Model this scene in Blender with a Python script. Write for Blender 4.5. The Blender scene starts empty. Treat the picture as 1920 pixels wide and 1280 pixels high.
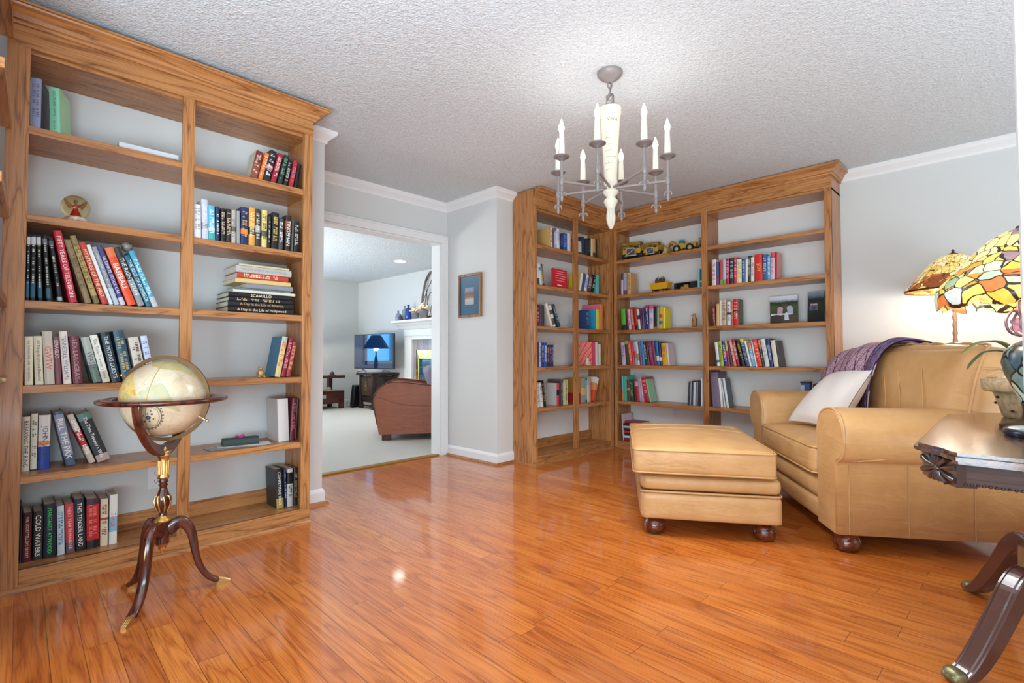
import bpy, math, random
from mathutils import Matrix, Vector

S = bpy.context.scene
COL = S.collection
R = math.radians
rnd = random.Random(7)

# ---------------------------------------------------------------- camera, world, big lights, exposure
cam_data = bpy.data.cameras.new('camera')
cam_data.sensor_width = 36.0
cam_data.lens = 948.6 / 1920.0 * 36.0
cam_data.clip_start = 0.02
camera = bpy.data.objects.new('camera', cam_data)
COL.objects.link(camera)
YAW, PIT, ROL = R(44.61), R(1.61), R(-0.126)
_f = Vector((-math.sin(YAW), math.cos(YAW), 0)); _r = Vector((math.cos(YAW), math.sin(YAW), 0)); _u = Vector((0, 0, 1))
cf = _f * math.cos(PIT) + _u * math.sin(PIT); cu0 = _u * math.cos(PIT) - _f * math.sin(PIT)
cr = _r * math.cos(ROL) + cu0 * math.sin(ROL); cu = cu0 * math.cos(ROL) - _r * math.sin(ROL)
camera.matrix_world = Matrix(((cr.x, cu.x, -cf.x, 0.0), (cr.y, cu.y, -cf.y, 0.0), (cr.z, cu.z, -cf.z, 0.957), (0, 0, 0, 1)))
S.camera = camera

S.view_settings.view_transform = 'Standard'
S.view_settings.look = 'None'
S.view_settings.gamma = 1.0
S.view_settings.use_curve_mapping = False
S.view_settings.exposure = 0.24

world = bpy.data.worlds.new('world')
world.use_nodes = True
world.node_tree.nodes['Background'].inputs[0].default_value = (0.80, 0.88, 1.0, 1)
world.node_tree.nodes['Background'].inputs[1].default_value = 0.55
S.world = world

def area(name, loc, target, sx, sy, power, color):
    d = bpy.data.lights.new(name, 'AREA'); d.shape = 'RECTANGLE'; d.size = sx; d.size_y = sy; d.energy = power; d.color = color
    o = bpy.data.objects.new(name, d); COL.objects.link(o)
    o.location = loc
    o.rotation_euler = (Vector(target) - Vector(loc)).to_track_quat('-Z', 'Y').to_euler()
    return o

def point(name, loc, power, color, radius):
    d = bpy.data.lights.new(name, 'POINT'); d.energy = power; d.color = color; d.shadow_soft_size = radius
    o = bpy.data.objects.new(name, d); COL.objects.link(o); o.location = loc
    return o

area('daylight_front_window', (0.0, -2.45, 1.55), (-0.4, 2.6, 0.6), 2.4, 1.5, 31, (0.82, 0.93, 1.0))
area('daylight_side_window', (2.45, -0.6, 1.6), (-0.9, 2.6, 0.4), 2.4, 1.4, 24, (0.84, 0.94, 1.0))
area('daylight_living_room', (-7.6, -1.6, 1.5), (-8.4, 4.0, 1.0), 2.4, 1.5, 30, (0.86, 0.95, 1.0))
area('added_ceiling_fill', (0.1, -0.8, .6), (-0.3, -0.2, 2.44), 2.2, 1.4, 172, (0.71, 0.88, 1.0))  # added unseen fill behind the camera, aimed up to brighten the ceiling
area('added_side_fill', (1.5, 2.7, .5), (1.1, 3.0, 2.44), 1.6, 1.6, 38, (0.76, 0.91, 1.0))  # added out-of-frame fill, lifts the far ceiling and back wall
area('added_living_room_fill', (-7.4, 1.0, .7), (-7.4, 1.3, 2.44), 2.0, 1.4, 150, (0.97, 1.0, 1.0))  # added unseen fill aimed up, brightens the living room

# ---------------------------------------------------------------- materials
MATS = {}
def srgb(h):
    if isinstance(h, (tuple, list)): return tuple(h[:3]) + (1.0,)
    v = [int(h[i:i + 2], 16) / 255 for i in (0, 2, 4)]
    return tuple(c / 12.92 if c <= .04045 else ((c + .055) / 1.055) ** 2.4 for c in v) + (1.0,)

def newmat(name):
    m = bpy.data.materials.new(name); m.use_nodes = True
    return m, m.node_tree.nodes, m.node_tree.links, m.node_tree.nodes['Principled BSDF']

def plain(h, rough=.5, metal=0., spec=.5, name=None, bump=0., bscale=200., coat=0., trans=0., ior=1.45, alpha=1., emit=None, estr=0.):
    key = ('p', str(h), rough, metal, spec, bump, bscale, coat, trans, alpha, str(emit), estr, ior)
    if key in MATS: return MATS[key]
    m, N, L, B = newmat(name or 'material_' + str(len(MATS)))
    B.inputs['Base Color'].default_value = srgb(h); B.inputs['Roughness'].default_value = rough
    B.inputs['Metallic'].default_value = metal; B.inputs['Specular IOR Level'].default_value = spec
    B.inputs['Coat Weight'].default_value = coat; B.inputs['Transmission Weight'].default_value = trans
    B.inputs['IOR'].default_value = ior; B.inputs['Alpha'].default_value = alpha
    if emit is not None:
        B.inputs['Emission Color'].default_value = srgb(emit); B.inputs['Emission Strength'].default_value = estr
    if bump:
        n = N.new('ShaderNodeTexNoise'); n.inputs['Scale'].default_value = bscale; n.inputs['Detail'].default_value = 3
        tc = N.new('ShaderNodeTexCoord'); L.new(tc.outputs['Object'], n.inputs['Vector'])
        b = N.new('ShaderNodeBump'); b.inputs['Strength'].default_value = bump; b.inputs['Distance'].default_value = .004
        L.new(n.outputs['Fac'], b.inputs['Height']); L.new(b.outputs['Normal'], B.inputs['Normal'])
    MATS[key] = m
    return m

def ramp(N, L, fac, stops, interp='LINEAR'):
    r = N.new('ShaderNodeValToRGB'); r.color_ramp.interpolation = interp
    e = r.color_ramp.elements
    while len(e) > 1: e.remove(e[-1])
    e[0].position, e[0].color = stops[0][0], srgb(stops[0][1])
    for p, c in stops[1:]:
        k = e.new(p); k.color = srgb(c)
    L.new(fac, r.inputs['Fac'])
    return r.outputs['Color']

def mapping(N, L, scale, rot=(0, 0, 0), loc=(0, 0, 0), coord='Object'):
    tc = N.new('ShaderNodeTexCoord'); mp = N.new('ShaderNodeMapping')
    mp.inputs['Scale'].default_value = scale; mp.inputs['Rotation'].default_value = rot; mp.inputs['Location'].default_value = loc
    L.new(tc.outputs[coord], mp.inputs['Vector'])
    return mp.outputs['Vector']

def noise(N, L, vec, scale, detail=3., rough=.55, dist=0.):
    n = N.new('ShaderNodeTexNoise'); n.inputs['Scale'].default_value = scale; n.inputs['Detail'].default_value = detail
    n.inputs['Roughness'].default_value = rough; n.inputs['Distortion'].default_value = dist
    L.new(vec, n.inputs['Vector'])
    return n.outputs['Fac']

def mixc(N, L, mode, fac, a, b):
    m = N.new('ShaderNodeMix'); m.data_type = 'RGBA'; m.blend_type = mode
    if hasattr(fac, 'is_linked'): L.new(fac, m.inputs[0])
    else: m.inputs[0].default_value = fac
    for i, v in ((6, a), (7, b)):
        if hasattr(v, 'is_linked'): L.new(v, m.inputs[i])
        else: m.inputs[i].default_value = srgb(v)
    return m.outputs[2]

def math_n(N, L, op, a, b=None, c=None):
    m = N.new('ShaderNodeMath'); m.operation = op
    for i, v in enumerate((a, b, c)):
        if v is None: continue
        if hasattr(v, 'is_linked'): L.new(v, m.inputs[i])
        else: m.inputs[i].default_value = v
    return m.outputs[0]

def wood(name, axis, light, mid, dark, rough=.33, fig=1., coat=.12, scale=1.):
    """Oak-like wood: cathedral rings along one axis plus fine pores."""
    m, N, L, B = newmat(name)
    st = [9., 9., 9.]; st[axis] = .75
    v = mapping(N, L, tuple(s * scale for s in st))
    n1 = noise(N, L, v, 1.3, 2.5, .5, .4)
    rings = math_n(N, L, 'FRACT', math_n(N, L, 'MULTIPLY', n1, 8.0 * fig))
    tri = math_n(N, L, 'ABSOLUTE', math_n(N, L, 'SUBTRACT', rings, .5))
    st2 = [170., 170., 170.]; st2[axis] = 5.
    v2 = mapping(N, L, tuple(s * scale for s in st2))
    pores = noise(N, L, v2, 1.0, 2., .6)
    base = ramp(N, L, tri, [(0., dark), (.09, mid), (.32, light), (.5, light)])
    p = ramp(N, L, pores, [(.34, '7b6a5c'), (.52, 'ffffff'), (1., 'ffffff')])
    col = mixc(N, L, 'MULTIPLY', .42, base, p)
    st3 = [2.2, 2.2, 2.2]; st3[axis] = .5
    big = noise(N, L, mapping(N, L, tuple(st3), loc=(3, 1, 2)), 1., 2.)
    tint = ramp(N, L, big, [(.3, 'd2c0b0'), (.7, 'ffffff')])
    col = mixc(N, L, 'MULTIPLY', .6, col, tint)
    L.new(col, B.inputs['Base Color'])
    B.inputs['Roughness'].default_value = rough; B.inputs['Coat Weight'].default_value = coat; B.inputs['Coat Roughness'].default_value = .12; B.inputs['Specular IOR Level'].default_value = .38
    b = N.new('ShaderNodeBump'); b.inputs['Strength'].default_value = .12; b.inputs['Distance'].default_value = .002
    L.new(pores, b.inputs['Height']); L.new(b.outputs['Normal'], B.inputs['Normal'])
    return m

OAK = [wood('oak_grain_' + 'xyz'[i], i, 'c48a54', 'b87d48', '8c5a32') for i in range(3)]
MAHOG = wood('mahogany', 2, '5c2a1c', '4c2016', '2e120c', .22, .6, .5)
DARKWOOD = wood('dark_walnut', 1, '6a4434', '56352a', '38221c', .2, .8, .6)
BLACKWOOD = wood('black_brown_wood', 2, '3c302b', '2e2521', '1c1614', .35, .8, .2)
CHERRY = wood('cherry_brown_wood', 1, '5a2c26', '4a2320', '341814', .3, .6, .3)

def floor_mat():
    m, N, L, B = newmat('oak_strip_floor')
    rot = (0, 0, R(1.2))
    v = mapping(N, L, (1, 1, 1), rot)
    br = N.new('ShaderNodeTexBrick'); L.new(v, br.inputs['Vector'])
    br.offset = .37; br.offset_frequency = 2; br.squash = 1.35; br.squash_frequency = 3
    br.inputs['Scale'].default_value = 1.0; br.inputs['Brick Width'].default_value = .92; br.inputs['Row Height'].default_value = .083
    br.inputs['Mortar Size'].default_value = .0011; br.inputs['Mortar Smooth'].default_value = .2; br.inputs['Bias'].default_value = 0
    br.inputs['Color1'].default_value = (0, 0, 0, 1); br.inputs['Color2'].default_value = (1, 1, 1, 1); br.inputs['Mortar'].default_value = (.5, .5, .5, 1)
    pid = N.new('ShaderNodeSeparateColor'); L.new(br.outputs['Color'], pid.inputs[0])
    off = N.new('ShaderNodeCombineXYZ')
    L.new(math_n(N, L, 'MULTIPLY', pid.outputs[0], 37.), off.inputs[0]); L.new(math_n(N, L, 'MULTIPLY', pid.outputs[0], 91.), off.inputs[1])
    va = N.new('ShaderNodeVectorMath'); va.operation = 'ADD'
    L.new(mapping(N, L, (.75, 9.5, 1), rot), va.inputs[0]); L.new(off.outputs[0], va.inputs[1])
    n1 = noise(N, L, va.outputs[0], 1.15, 2.5, .5, .5)
    tri = math_n(N, L, 'ABSOLUTE', math_n(N, L, 'SUBTRACT', math_n(N, L, 'FRACT', math_n(N, L, 'MULTIPLY', n1, 8.)), .5))
    figure = ramp(N, L, tri, [(0., 'bc6628'), (.10, 'd07a32'), (.30, 'dc863a'), (.5, 'e08c40')])
    tone = ramp(N, L, pid.outputs[0], [(0., 'c08862'), (.22, 'f0d2b4'), (.45, 'e0b48c'), (.7, 'fff4e0'), (1., 'd09c74')])
    col = mixc(N, L, 'MULTIPLY', .62, figure, tone)
    pores = noise(N, L, mapping(N, L, (6, 240, 1), rot), 1., 2., .6)
    col = mixc(N, L, 'MULTIPLY', .45, col, ramp(N, L, pores, [(.33, '8a6a58'), (.5, 'ffffff')]))
    col = mixc(N, L, 'MIX', br.outputs['Fac'], col, '6a3518')
    L.new(col, B.inputs['Base Color'])
    B.inputs['Roughness'].default_value = .32; B.inputs['Specular IOR Level'].default_value = .3
    B.inputs['Coat Weight'].default_value = .85; B.inputs['Coat Roughness'].default_value = .08; B.inputs['Coat IOR'].default_value = 1.55
    wav = noise(N, L, mapping(N, L, (1.2, 10, 1), rot), 1.2, 1.)
    h = math_n(N, L, 'SUBTRACT', math_n(N, L, 'MULTIPLY', wav, .35), br.outputs['Fac'])
    b = N.new('ShaderNodeBump'); b.inputs['Strength'].default_value = .16; b.inputs['Distance'].default_value = .002
    L.new(h, b.inputs['Height']); L.new(b.outputs['Normal'], B.inputs['Normal']); L.new(b.outputs['Normal'], B.inputs['Coat Normal'])
    return m

def ceiling_mat():
    m, N, L, B = newmat('popcorn_ceiling')
    v = mapping(N, L, (1, 1, 1))
    a = noise(N, L, v, 95., 3., .6)
    c = noise(N, L, v, 38., 2., .5)
    h = math_n(N, L, 'ADD', a, math_n(N, L, 'MULTIPLY', c, .7))
    col = ramp(N, L, a, [(.35, 'cacfd2'), (.6, 'dbe0e3')])
    L.new(col, B.inputs['Base Color']); B.inputs['Roughness'].default_value = .95; B.inputs['Specular IOR Level'].default_value = .1
    b = N.new('ShaderNodeBump'); b.inputs['Strength'].default_value = .75; b.inputs['Distance'].default_value = .012
    L.new(h, b.inputs['Height']); L.new(b.outputs['Normal'], B.inputs['Normal'])
    return m

def leather(name, c1, c2, rough=.36):
    m, N, L, B = newmat(name)
    v = mapping(N, L, (1, 1, 1))
    big = noise(N, L, v, 5., 4., .6)
    col = ramp(N, L, big, [(.3, c2), (.62, c1)])
    L.new(col, B.inputs['Base Color']); B.inputs['Roughness'].default_value = rough; B.inputs['Specular IOR Level'].default_value = .45
    g = noise(N, L, v, 260., 2., .5); w = noise(N, L, mapping(N, L, (3, 3, 9)), 2.2, 3., .5, .8)
    h = math_n(N, L, 'ADD', math_n(N, L, 'MULTIPLY', g, .12), math_n(N, L, 'MULTIPLY', w, 1.2))
    b = N.new('ShaderNodeBump'); b.inputs['Strength'].default_value = .30; b.inputs['Distance'].default_value = .012
    L.new(h, b.inputs['Height']); L.new(b.outputs['Normal'], B.inputs['Normal'])
    return m

FLOOR = floor_mat()
CEIL = ceiling_mat()
WALL = plain('d3d4d2', .75, name='white_wall_paint', bump=.05, bscale=120.)
TRIM = plain('e6e6e6', .38, name='white_trim_paint')
TAN = leather('tan_leather', 'cfa06a', 'bf8f5a')
BROWN = leather('brown_leather', 'a35c3c', '985338', .42)
BRASS = plain('dcbb7c', .28, 1., name='polished_brass')
PAPER = plain('d9d0bd', .8, name='paper')
IRON = plain('8d8481', .5, .25, name='weathered_grey_metal')
BLACK = plain('16161a', .3, name='black_plastic')

# ---------------------------------------------------------------- mesh building
class MB:
    """Collects faces and links them as ONE mesh object."""
    def __init__(s): s.v = []; s.f = []; s.m = []; s.s = []; s.T = Matrix()
    def add(s, vs, fs, mi=0, smooth=False):
        o = len(s.v); s.v += [tuple(s.T @ Vector(p)) for p in vs]
        s.f += [tuple(i + o for i in f) for f in fs]; s.m += [mi] * len(fs); s.s += [smooth] * len(fs)
        return s
    def box(s, x0, x1, y0, y1, z0, z1, mi=0):
        return s.add([(x0, y0, z0), (x1, y0, z0), (x1, y1, z0), (x0, y1, z0), (x0, y0, z1), (x1, y0, z1), (x1, y1, z1), (x0, y1, z1)],
                     [(0, 3, 2, 1), (4, 5, 6, 7), (0, 1, 5, 4), (1, 2, 6, 5), (2, 3, 7, 6), (3, 0, 4, 7)], mi)
    def prism(s, poly, axis, a, b, mi=0, smooth=False):
        """poly: 2D points in the two other axes (in x,y,z order), extruded along axis from a to b."""
        n = len(poly)
        def P(q, t): q = list(q); q.insert(axis, t); return tuple(q)
        vs = [P(q, a) for q in poly] + [P(q, b) for q in poly]
        s.add(vs, [(i, (i + 1) % n, n + (i + 1) % n, n + i) for i in range(n)], mi, smooth)
        return s.add(vs, [tuple(range(n))[::-1], tuple(range(n, 2 * n))], mi)
    def lathe(s, prof, seg=24, c=(0, 0, 0), mi=0, smooth=True, caps=True, arc=1.):
        vs = []; fs = []; full = arc >= 1; k = seg if full else seg + 1
        for r, z in prof:
            for i in range(k):
                a = 2 * math.pi * arc * i / seg; vs.append((c[0] + r * math.cos(a), c[1] + r * math.sin(a), c[2] + z))
        for j in range(len(prof) - 1):
            for i in range(seg if full else seg):
                i2 = (i + 1) % k if full else i + 1
                fs.append((j * k + i, j * k + i2, (j + 1) * k + i2, (j + 1) * k + i))
        s.add(vs, fs, mi, smooth)
        if caps and full:
            o = len(vs)
            if prof[0][0] > 1e-5: s.add(vs[:k], [tuple(range(k))[::-1]], mi)
            if prof[-1][0] > 1e-5: s.add(vs[-k:], [tuple(range(k))], mi)
        return s
    def tube(s, path, r, seg=8, mi=0, closed=False, caps=True, flat=1., up=None):
        P = [Vector(p) for p in path]; n = len(P)
        rs = r if isinstance(r, (list, tuple)) else [r] * n
        vs = []; prev = None
        for i in range(n):
            if closed: t = P[(i + 1) % n] - P[i - 1]
            else: t = P[min(i + 1, n - 1)] - P[max(i - 1, 0)]
            t.normalize()
            if up is not None: a = Vector(up) - t * t.dot(Vector(up))
            elif prev is None: a = t.orthogonal()
            else: a = prev - t * t.dot(prev)
            a.normalize(); prev = a; b = t.cross(a)
            for k in range(seg):
                w = 2 * math.pi * k / seg
                vs.append(tuple(P[i] + a * math.cos(w) * rs[i] + b * math.sin(w) * rs[i] * flat))
        fs = []
        for i in range(n if closed else n - 1):
            j = (i + 1) % n
            for k in range(seg):
                k2 = (k + 1) % seg
                fs.append((i * seg + k, i * seg + k2, j * seg + k2, j * seg + k))
        s.add(vs, fs, mi, True)
        if caps and not closed:
            s.add(vs[:seg], [tuple(range(seg))[::-1]], mi); s.add(vs[-seg:], [tuple(range(seg))], mi)
        return s
    def grid(s, fn, nu, nv, mi=0, smooth=True, cu=False, cv=False):
        vs = [fn(i / (nu if cu else nu - 1), j / (nv if cv else nv - 1)) for i in range(nu) for j in range(nv)]
        fs = []
        for i in range(nu if cu else nu - 1):
            for j in range(nv if cv else nv - 1):
                i2 = (i + 1) % nu; j2 = (j + 1) % nv
                fs.append((i * nv + j, i2 * nv + j, i2 * nv + j2, i * nv + j2))
        return s.add(vs, fs, mi, smooth)
    def ball(s, c, r, seg=16, rings=10, mi=0, sc=(1, 1, 1)):
        def fn(u, v):
            a = u * 2 * math.pi; b = (v - .5) * math.pi
            return (c[0] + r * sc[0] * math.cos(a) * math.cos(b), c[1] + r * sc[1] * math.sin(a) * math.cos(b), c[2] + r * sc[2] * math.sin(b))
        return s.grid(fn, seg, rings, mi, True, cu=True)
    def pad(s, x0, x1, y0, y1, z0, z1, r=.03, n=10, crown=(0, 0, 0), mi=0, wrinkle=0.):
        """Upholstered box: rounded edges, faces swelling outwards by crown."""
        h = ((x1 - x0) / 2, (y1 - y0) / 2, (z1 - z0) / 2); c = ((x0 + x1) / 2, (y0 + y1) / 2, (z0 + z1) / 2)
        r = min(r, *h)
        def place(p):
            inner = [max(-(h[k] - r), min(h[k] - r, p[k] * h[k])) for k in range(3)]
            d = Vector([p[k] * h[k] - inner[k] for k in range(3)])
            if d.length > 1e-9: d = d.normalized() * r
            q = [inner[k] + d[k] for k in range(3)]
            for k in range(3):
                a, b = [(1 - p[j] ** 2) for j in range(3) if j != k]
                q[k] += crown[k] * p[k] * (max(a, 0) ** .6) * (max(b, 0) ** .6)
            if wrinkle:
                q[2] += wrinkle * math.sin(q[0] * 31 + q[1] * 17) * math.sin(q[1] * 23 - q[0] * 9) * (p[2] > .5)
            return tuple(c[k] + q[k] for k in range(3))
        def ease(t): # more rows near the edges
            t = t * 2 - 1
            return math.copysign(1 - (1 - abs(t)) ** 1.6, t)
        for k in range(3):
            for sg in (-1, 1):
                def fn(u, v, k=k, sg=sg):
                    p = [0, 0, 0]; p[k] = sg; a, b = [j for j in range(3) if j != k]
                    p[a], p[b] = ease(u), ease(v)
                    return place(p)
                m2 = MB(); m2.grid(fn, n, n)
                flip = (sg > 0) == (k == 1)
                s.add(m2.v, [f[::-1] if flip else f for f in m2.f], mi, True)
        return s
    def mould(s, prof, path, mi=0):
        """Mitred moulding: profile (offset to the right of the path, z) swept along a floor-plan path."""
        P = [Vector(p) for p in path]; n = len(P); k = len(prof); vs = []
        for i in range(n):
            ns = []
            for a, b in ((i - 1, i), (i, i + 1)):
                if 0 <= a and b < n: d = (P[b] - P[a]).normalized(); ns.append(Vector((d.y, -d.x)))
            o = ns[0] if len(ns) == 1 else (ns[0] + ns[1]) / (1 + ns[0].dot(ns[1]))
            vs += [(P[i].x + o.x * a, P[i].y + o.y * a, z) for a, z in prof]
        fs = [(i * k + j, (i + 1) * k + j, (i + 1) * k + (j + 1) % k, i * k + (j + 1) % k) for i in range(n - 1) for j in range(k)]
        s.add(vs, fs, mi); e = tuple(range(k))
        s.add(vs[:k], [e], mi); return s.add(vs[-k:], [e[::-1]], mi)
    def build(s, name, mats, parent=None, bevel=0., weld=False, subsurf=0, loc=None, solid=0.):
        me = bpy.data.meshes.new(name); me.from_pydata(s.v, [], s.f)
        for m in (mats if isinstance(mats, (list, tuple)) else [mats]): me.materials.append(m)
        me.polygons.foreach_set('material_index', s.m); me.polygons.foreach_set('use_smooth', s.s)
        me.update()
        o = bpy.data.objects.new(name, me); COL.objects.link(o)
        if parent is not None: o.parent = parent
        if loc is not None: o.location = loc
        if weld:
            w = o.modifiers.new('weld', 'WELD'); w.merge_threshold = .0004
        if solid:
            w = o.modifiers.new('solid', 'SOLIDIFY'); w.thickness = solid; w.offset = 0
        if bevel:
            b = o.modifiers.new('bevel', 'BEVEL'); b.width = bevel; b.segments = 2; b.limit_method = 'ANGLE'; b.angle_limit = R(40)
        if subsurf:
            b = o.modifiers.new('subsurf', 'SUBSURF'); b.levels = subsurf; b.render_levels = subsurf
        return o

def tag(o, label, cat, group=None, kind=None):
    o['label'] = label; o['category'] = cat
    if group: o['group'] = group
    if kind: o['kind'] = kind
    return o

def thing(name, label, cat, loc=(0, 0, 0), rz=0., group=None):
    o = bpy.data.objects.new(name, None); COL.objects.link(o); o.empty_display_size = .1
    o.location = loc; o.rotation_euler = (0, 0, rz)
    return tag(o, label, cat, group)

def struct(name, mb, mat, bevel=0., parent=None):
    o = mb.build(name, mat, parent, bevel)
    if parent is None: o['kind'] = 'structure'
    return o

def bez(pts, n=10):
    """Catmull-Rom through points."""
    P = [Vector(p) for p in pts]; P = [P[0] * 2 - P[1]] + P + [P[-1] * 2 - P[-2]]
    out = []
    for i in range(1, len(P) - 2):
        for k in range(n):
            t = k / n; a, b, c, d = P[i - 1:i + 3]
            out.append(.5 * ((2 * b) + (c - a) * t + (2 * a - 5 * b + 4 * c - d) * t * t + (3 * b - a - 3 * c + d) * t ** 3))
    out.append(P[-2].copy())
    return [tuple(p) for p in out]

def copy_tree(o, parent=None):
    c = o.copy(); COL.objects.link(c)
    if parent is not None: c.parent = parent
    for ch in list(o.children): copy_tree(ch, c)
    return c

TEXTS = {}
def text_geo(string):
    """Flat lettering as vertices and faces, lower-left at the origin."""
    if string in TEXTS: return TEXTS[string]
    cu_ = bpy.data.curves.new('lettering', 'FONT'); cu_.body = string; cu_.resolution_u = 2; cu_.size = 1.0
    o = bpy.data.objects.new('lettering', cu_); COL.objects.link(o)
    bpy.context.view_layer.update()
    ev = o.evaluated_get(bpy.context.evaluated_depsgraph_get()); me = ev.to_mesh()
    vs = [(v.co.x, v.co.y) for v in me.vertices]; fs = [tuple(p.vertices) for p in me.polygons]
    ev.to_mesh_clear(); bpy.data.objects.remove(o); bpy.data.curves.remove(cu_)
    x0 = min(v[0] for v in vs); x1 = max(v[0] for v in vs); y0 = min(v[1] for v in vs); y1 = max(v[1] for v in vs)
    TEXTS[string] = ([(a - x0, b - y0) for a, b in vs], fs, x1 - x0, y1 - y0)
    return TEXTS[string]

# ---------------------------------------------------------------- room shell
CEILZ = 2.44
XW = -3.21      # wall behind the bookcases
struct('floor', MB().box(-3.96, 2.6, -2.6, 4.9, -.06, 0), FLOOR)
struct('ceiling', MB().box(-4.05, 2.6, -2.6, 4.95, CEILZ, CEILZ + .06), CEIL)
CARPET = plain('cfc9bf', .95, name='cream_carpet', bump=.6, bscale=170., spec=.1)
struct('floor', MB().box(-9.62, -3.96, -2.2, 5.3, -.06, .008), CARPET)
struct('ceiling', MB().box(-9.62, -4.05, -2.2, 5.3, CEILZ, CEILZ + .06), CEIL)
struct('trim_1', MB().box(-3.985, -3.93, 1.62, 3.0, 0, .014), plain('b08a48', .4, .6, name='threshold_brass'), .003)
struct('wall_left', MB().box(-4.05, XW, -2.6, 1.49, 0, CEILZ), WALL)
struct('wall_left', MB().box(-4.05, -3.225, 3.08, 4.80, 0, CEILZ), WALL)
m = MB().box(-4.05, -3.93, 1.49, 3.08, 2.05, CEILZ).box(-4.05, -3.93, 1.49, 1.62, 0, 2.05).box(-4.05, -3.93, 3.0, 3.08, 0, 2.05)
struct('wall_doorway', m, WALL)
struct('wall_back', MB().box(-4.05, 2.6, 4.80, 4.92, 0, CEILZ), WALL)
# wall with windows behind the photographer and at the side
m = MB().box(-4.05, -2.1, -2.4, -2.28, 0, CEILZ).box(.9, 2.4, -2.4, -2.28, 0, CEILZ).box(-2.1, .9, -2.4, -2.28, 0, .6).box(-2.1, .9, -2.4, -2.28, 2.3, CEILZ)
struct('wall_front', m, WALL)
m = MB().box(2.3, 2.4, -2.4, -1.8, 0, CEILZ).box(2.3, 2.4, .6, 4.9, 0, CEILZ).box(2.3, 2.4, -1.8, .6, 0, .6).box(2.3, 2.4, -1.8, .6, 2.3, CEILZ)
struct('wall_right', m, WALL)
# living room walls
m = MB().box(-9.62, -9.5, -2.2, 5.3, 0, .85).box(-9.62, -9.5, -2.2, 5.3, 2.2, CEILZ).box(-9.62, -9.5, -2.2, 1.7, .85, 2.2).box(-9.62, -9.5, 2.5, 2.75, .85, 2.2).box(-9.62, -9.5, 3.55, 5.3, .85, 2.2)
struct('wall_living_room_left', m, WALL)
struct('wall_living_room_back', MB().box(-9.62, -4.05, 5.15, 5.3, 0, CEILZ), WALL)
m = MB().box(-9.62, -8.2, -2.2, -2.1, 0, CEILZ).box(-5.4, -4.05, -2.2, -2.1, 0, CEILZ).box(-8.2, -5.4, -2.2, -2.1, 0, .6).box(-8.2, -5.4, -2.2, -2.1, 2.3, CEILZ)
struct('wall_living_room_front', m, WALL)
SKYPANE = plain('9cc8f0', .5, name='daylit_window_pane', emit='5fb4f4', estr=5.0)
for i, (a, b) in enumerate(((1.7, 2.5), (2.75, 3.55))):
    w = struct('window_%d' % (i + 1), MB().box(-9.60, -9.59, a, b, .85, 2.2), SKYPANE)
    m = MB()
    for k in range(26): m.box(-9.575, -9.53, a + .02, b - .02, .88 + k * .05, .883 + k * .05)
    m.build('blind', plain('eef2f6', .6, name='blind_slats'), w)
    m = MB()
    for (y0, y1, z0, z1) in ((a - .07, a, .78, 2.27), (b, b + .07, .78, 2.27), (a, b, 2.2, 2.27), (a - .09, b + .09, .78, .85)): m.box(-9.5, -9.475, y0, y1, z0, z1)
    m.build('window_frame', TRIM, w)

# crown moulding and baseboards
CROWN = [(0, 0), (.012, .004), (.014, .02), (.028, .034), (.052, .052), (.062, .066), (.062, .083), (0, .083)]
CROWN = [(a, CEILZ - .083 + b) for a, b in CROWN]
BASE = [(0, 0), (.015, 0), (.015, .075), (.010, .088), (.005, .098), (0, .098)]
SHOE = [(0, 0), (.034, 0), (.032, .011), (.024, .019), (.0, .021)]
SHOE_ = [(0, 0), (.018, 0), (.017, .009), (.010, .017), (.0, .019)]
NOOK = [(XW, 1.276), (XW, 1.49), (-3.93, 1.49), (-3.93, 3.08), (-3.225, 3.08), (-3.225, 3.277)]
struct('trim_2', MB().mould(CROWN, NOOK).mould(CROWN, [(-.966, 4.80), (2.3, 4.80)]), TRIM)
struct('baseboard_left', MB().mould(BASE, [(XW, 1.276), (XW, 1.49), (-3.93, 1.49), (-3.93, 1.545)]).mould(BASE, [(-3.93, 3.076), (-3.93, 3.08), (-3.225, 3.08), (-3.225, 3.277)]), TRIM)
struct('baseboard_back', MB().mould(BASE, [(-.966, 4.80), (2.3, 4.80)]), TRIM)
struct('trim_3', MB().mould(SHOE, [(XW, 1.276), (XW, 1.49), (-3.93, 1.49), (-3.93, 1.545)]).mould(SHOE, [(-3.93, 3.076), (-3.93, 3.08), (-3.225, 3.08), (-3.225, 3.277)]), OAK[1])
struct('baseboard_living_room', MB().mould(BASE, [(-9.5, -2.1), (-9.5, 5.15), (-7.7, 5.15)]), TRIM)
# doorway casing and jamb
m = MB()
for (y0, y1, z0, z1, t) in ((3.0, 3.075, 0, 2.05, .018), (3.06, 3.075, 0, 2.125, .026), (1.545, 1.62, 0, 2.05, .018), (1.545, 3.06, 2.05, 2.125, .018), (1.545, 3.06, 2.108, 2.125, .026)):
    m.box(-3.93, -3.93 + t, y0, y1, z0, z1)
m.box(-4.06, -3.925, 2.985, 3.0, 0, 2.035).box(-4.06, -3.925, 1.62, 1.635, 0, 2.035).box(-4.06, -3.925, 1.62, 3.0, 2.035, 2.05)
struct('trim_4', m, TRIM, .003)
# jamb of the opening the photograph is taken through
struct('trim_5', MB().box(.0068, .11, .50, .60, 0, CEILZ), TRIM, .004)

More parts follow.
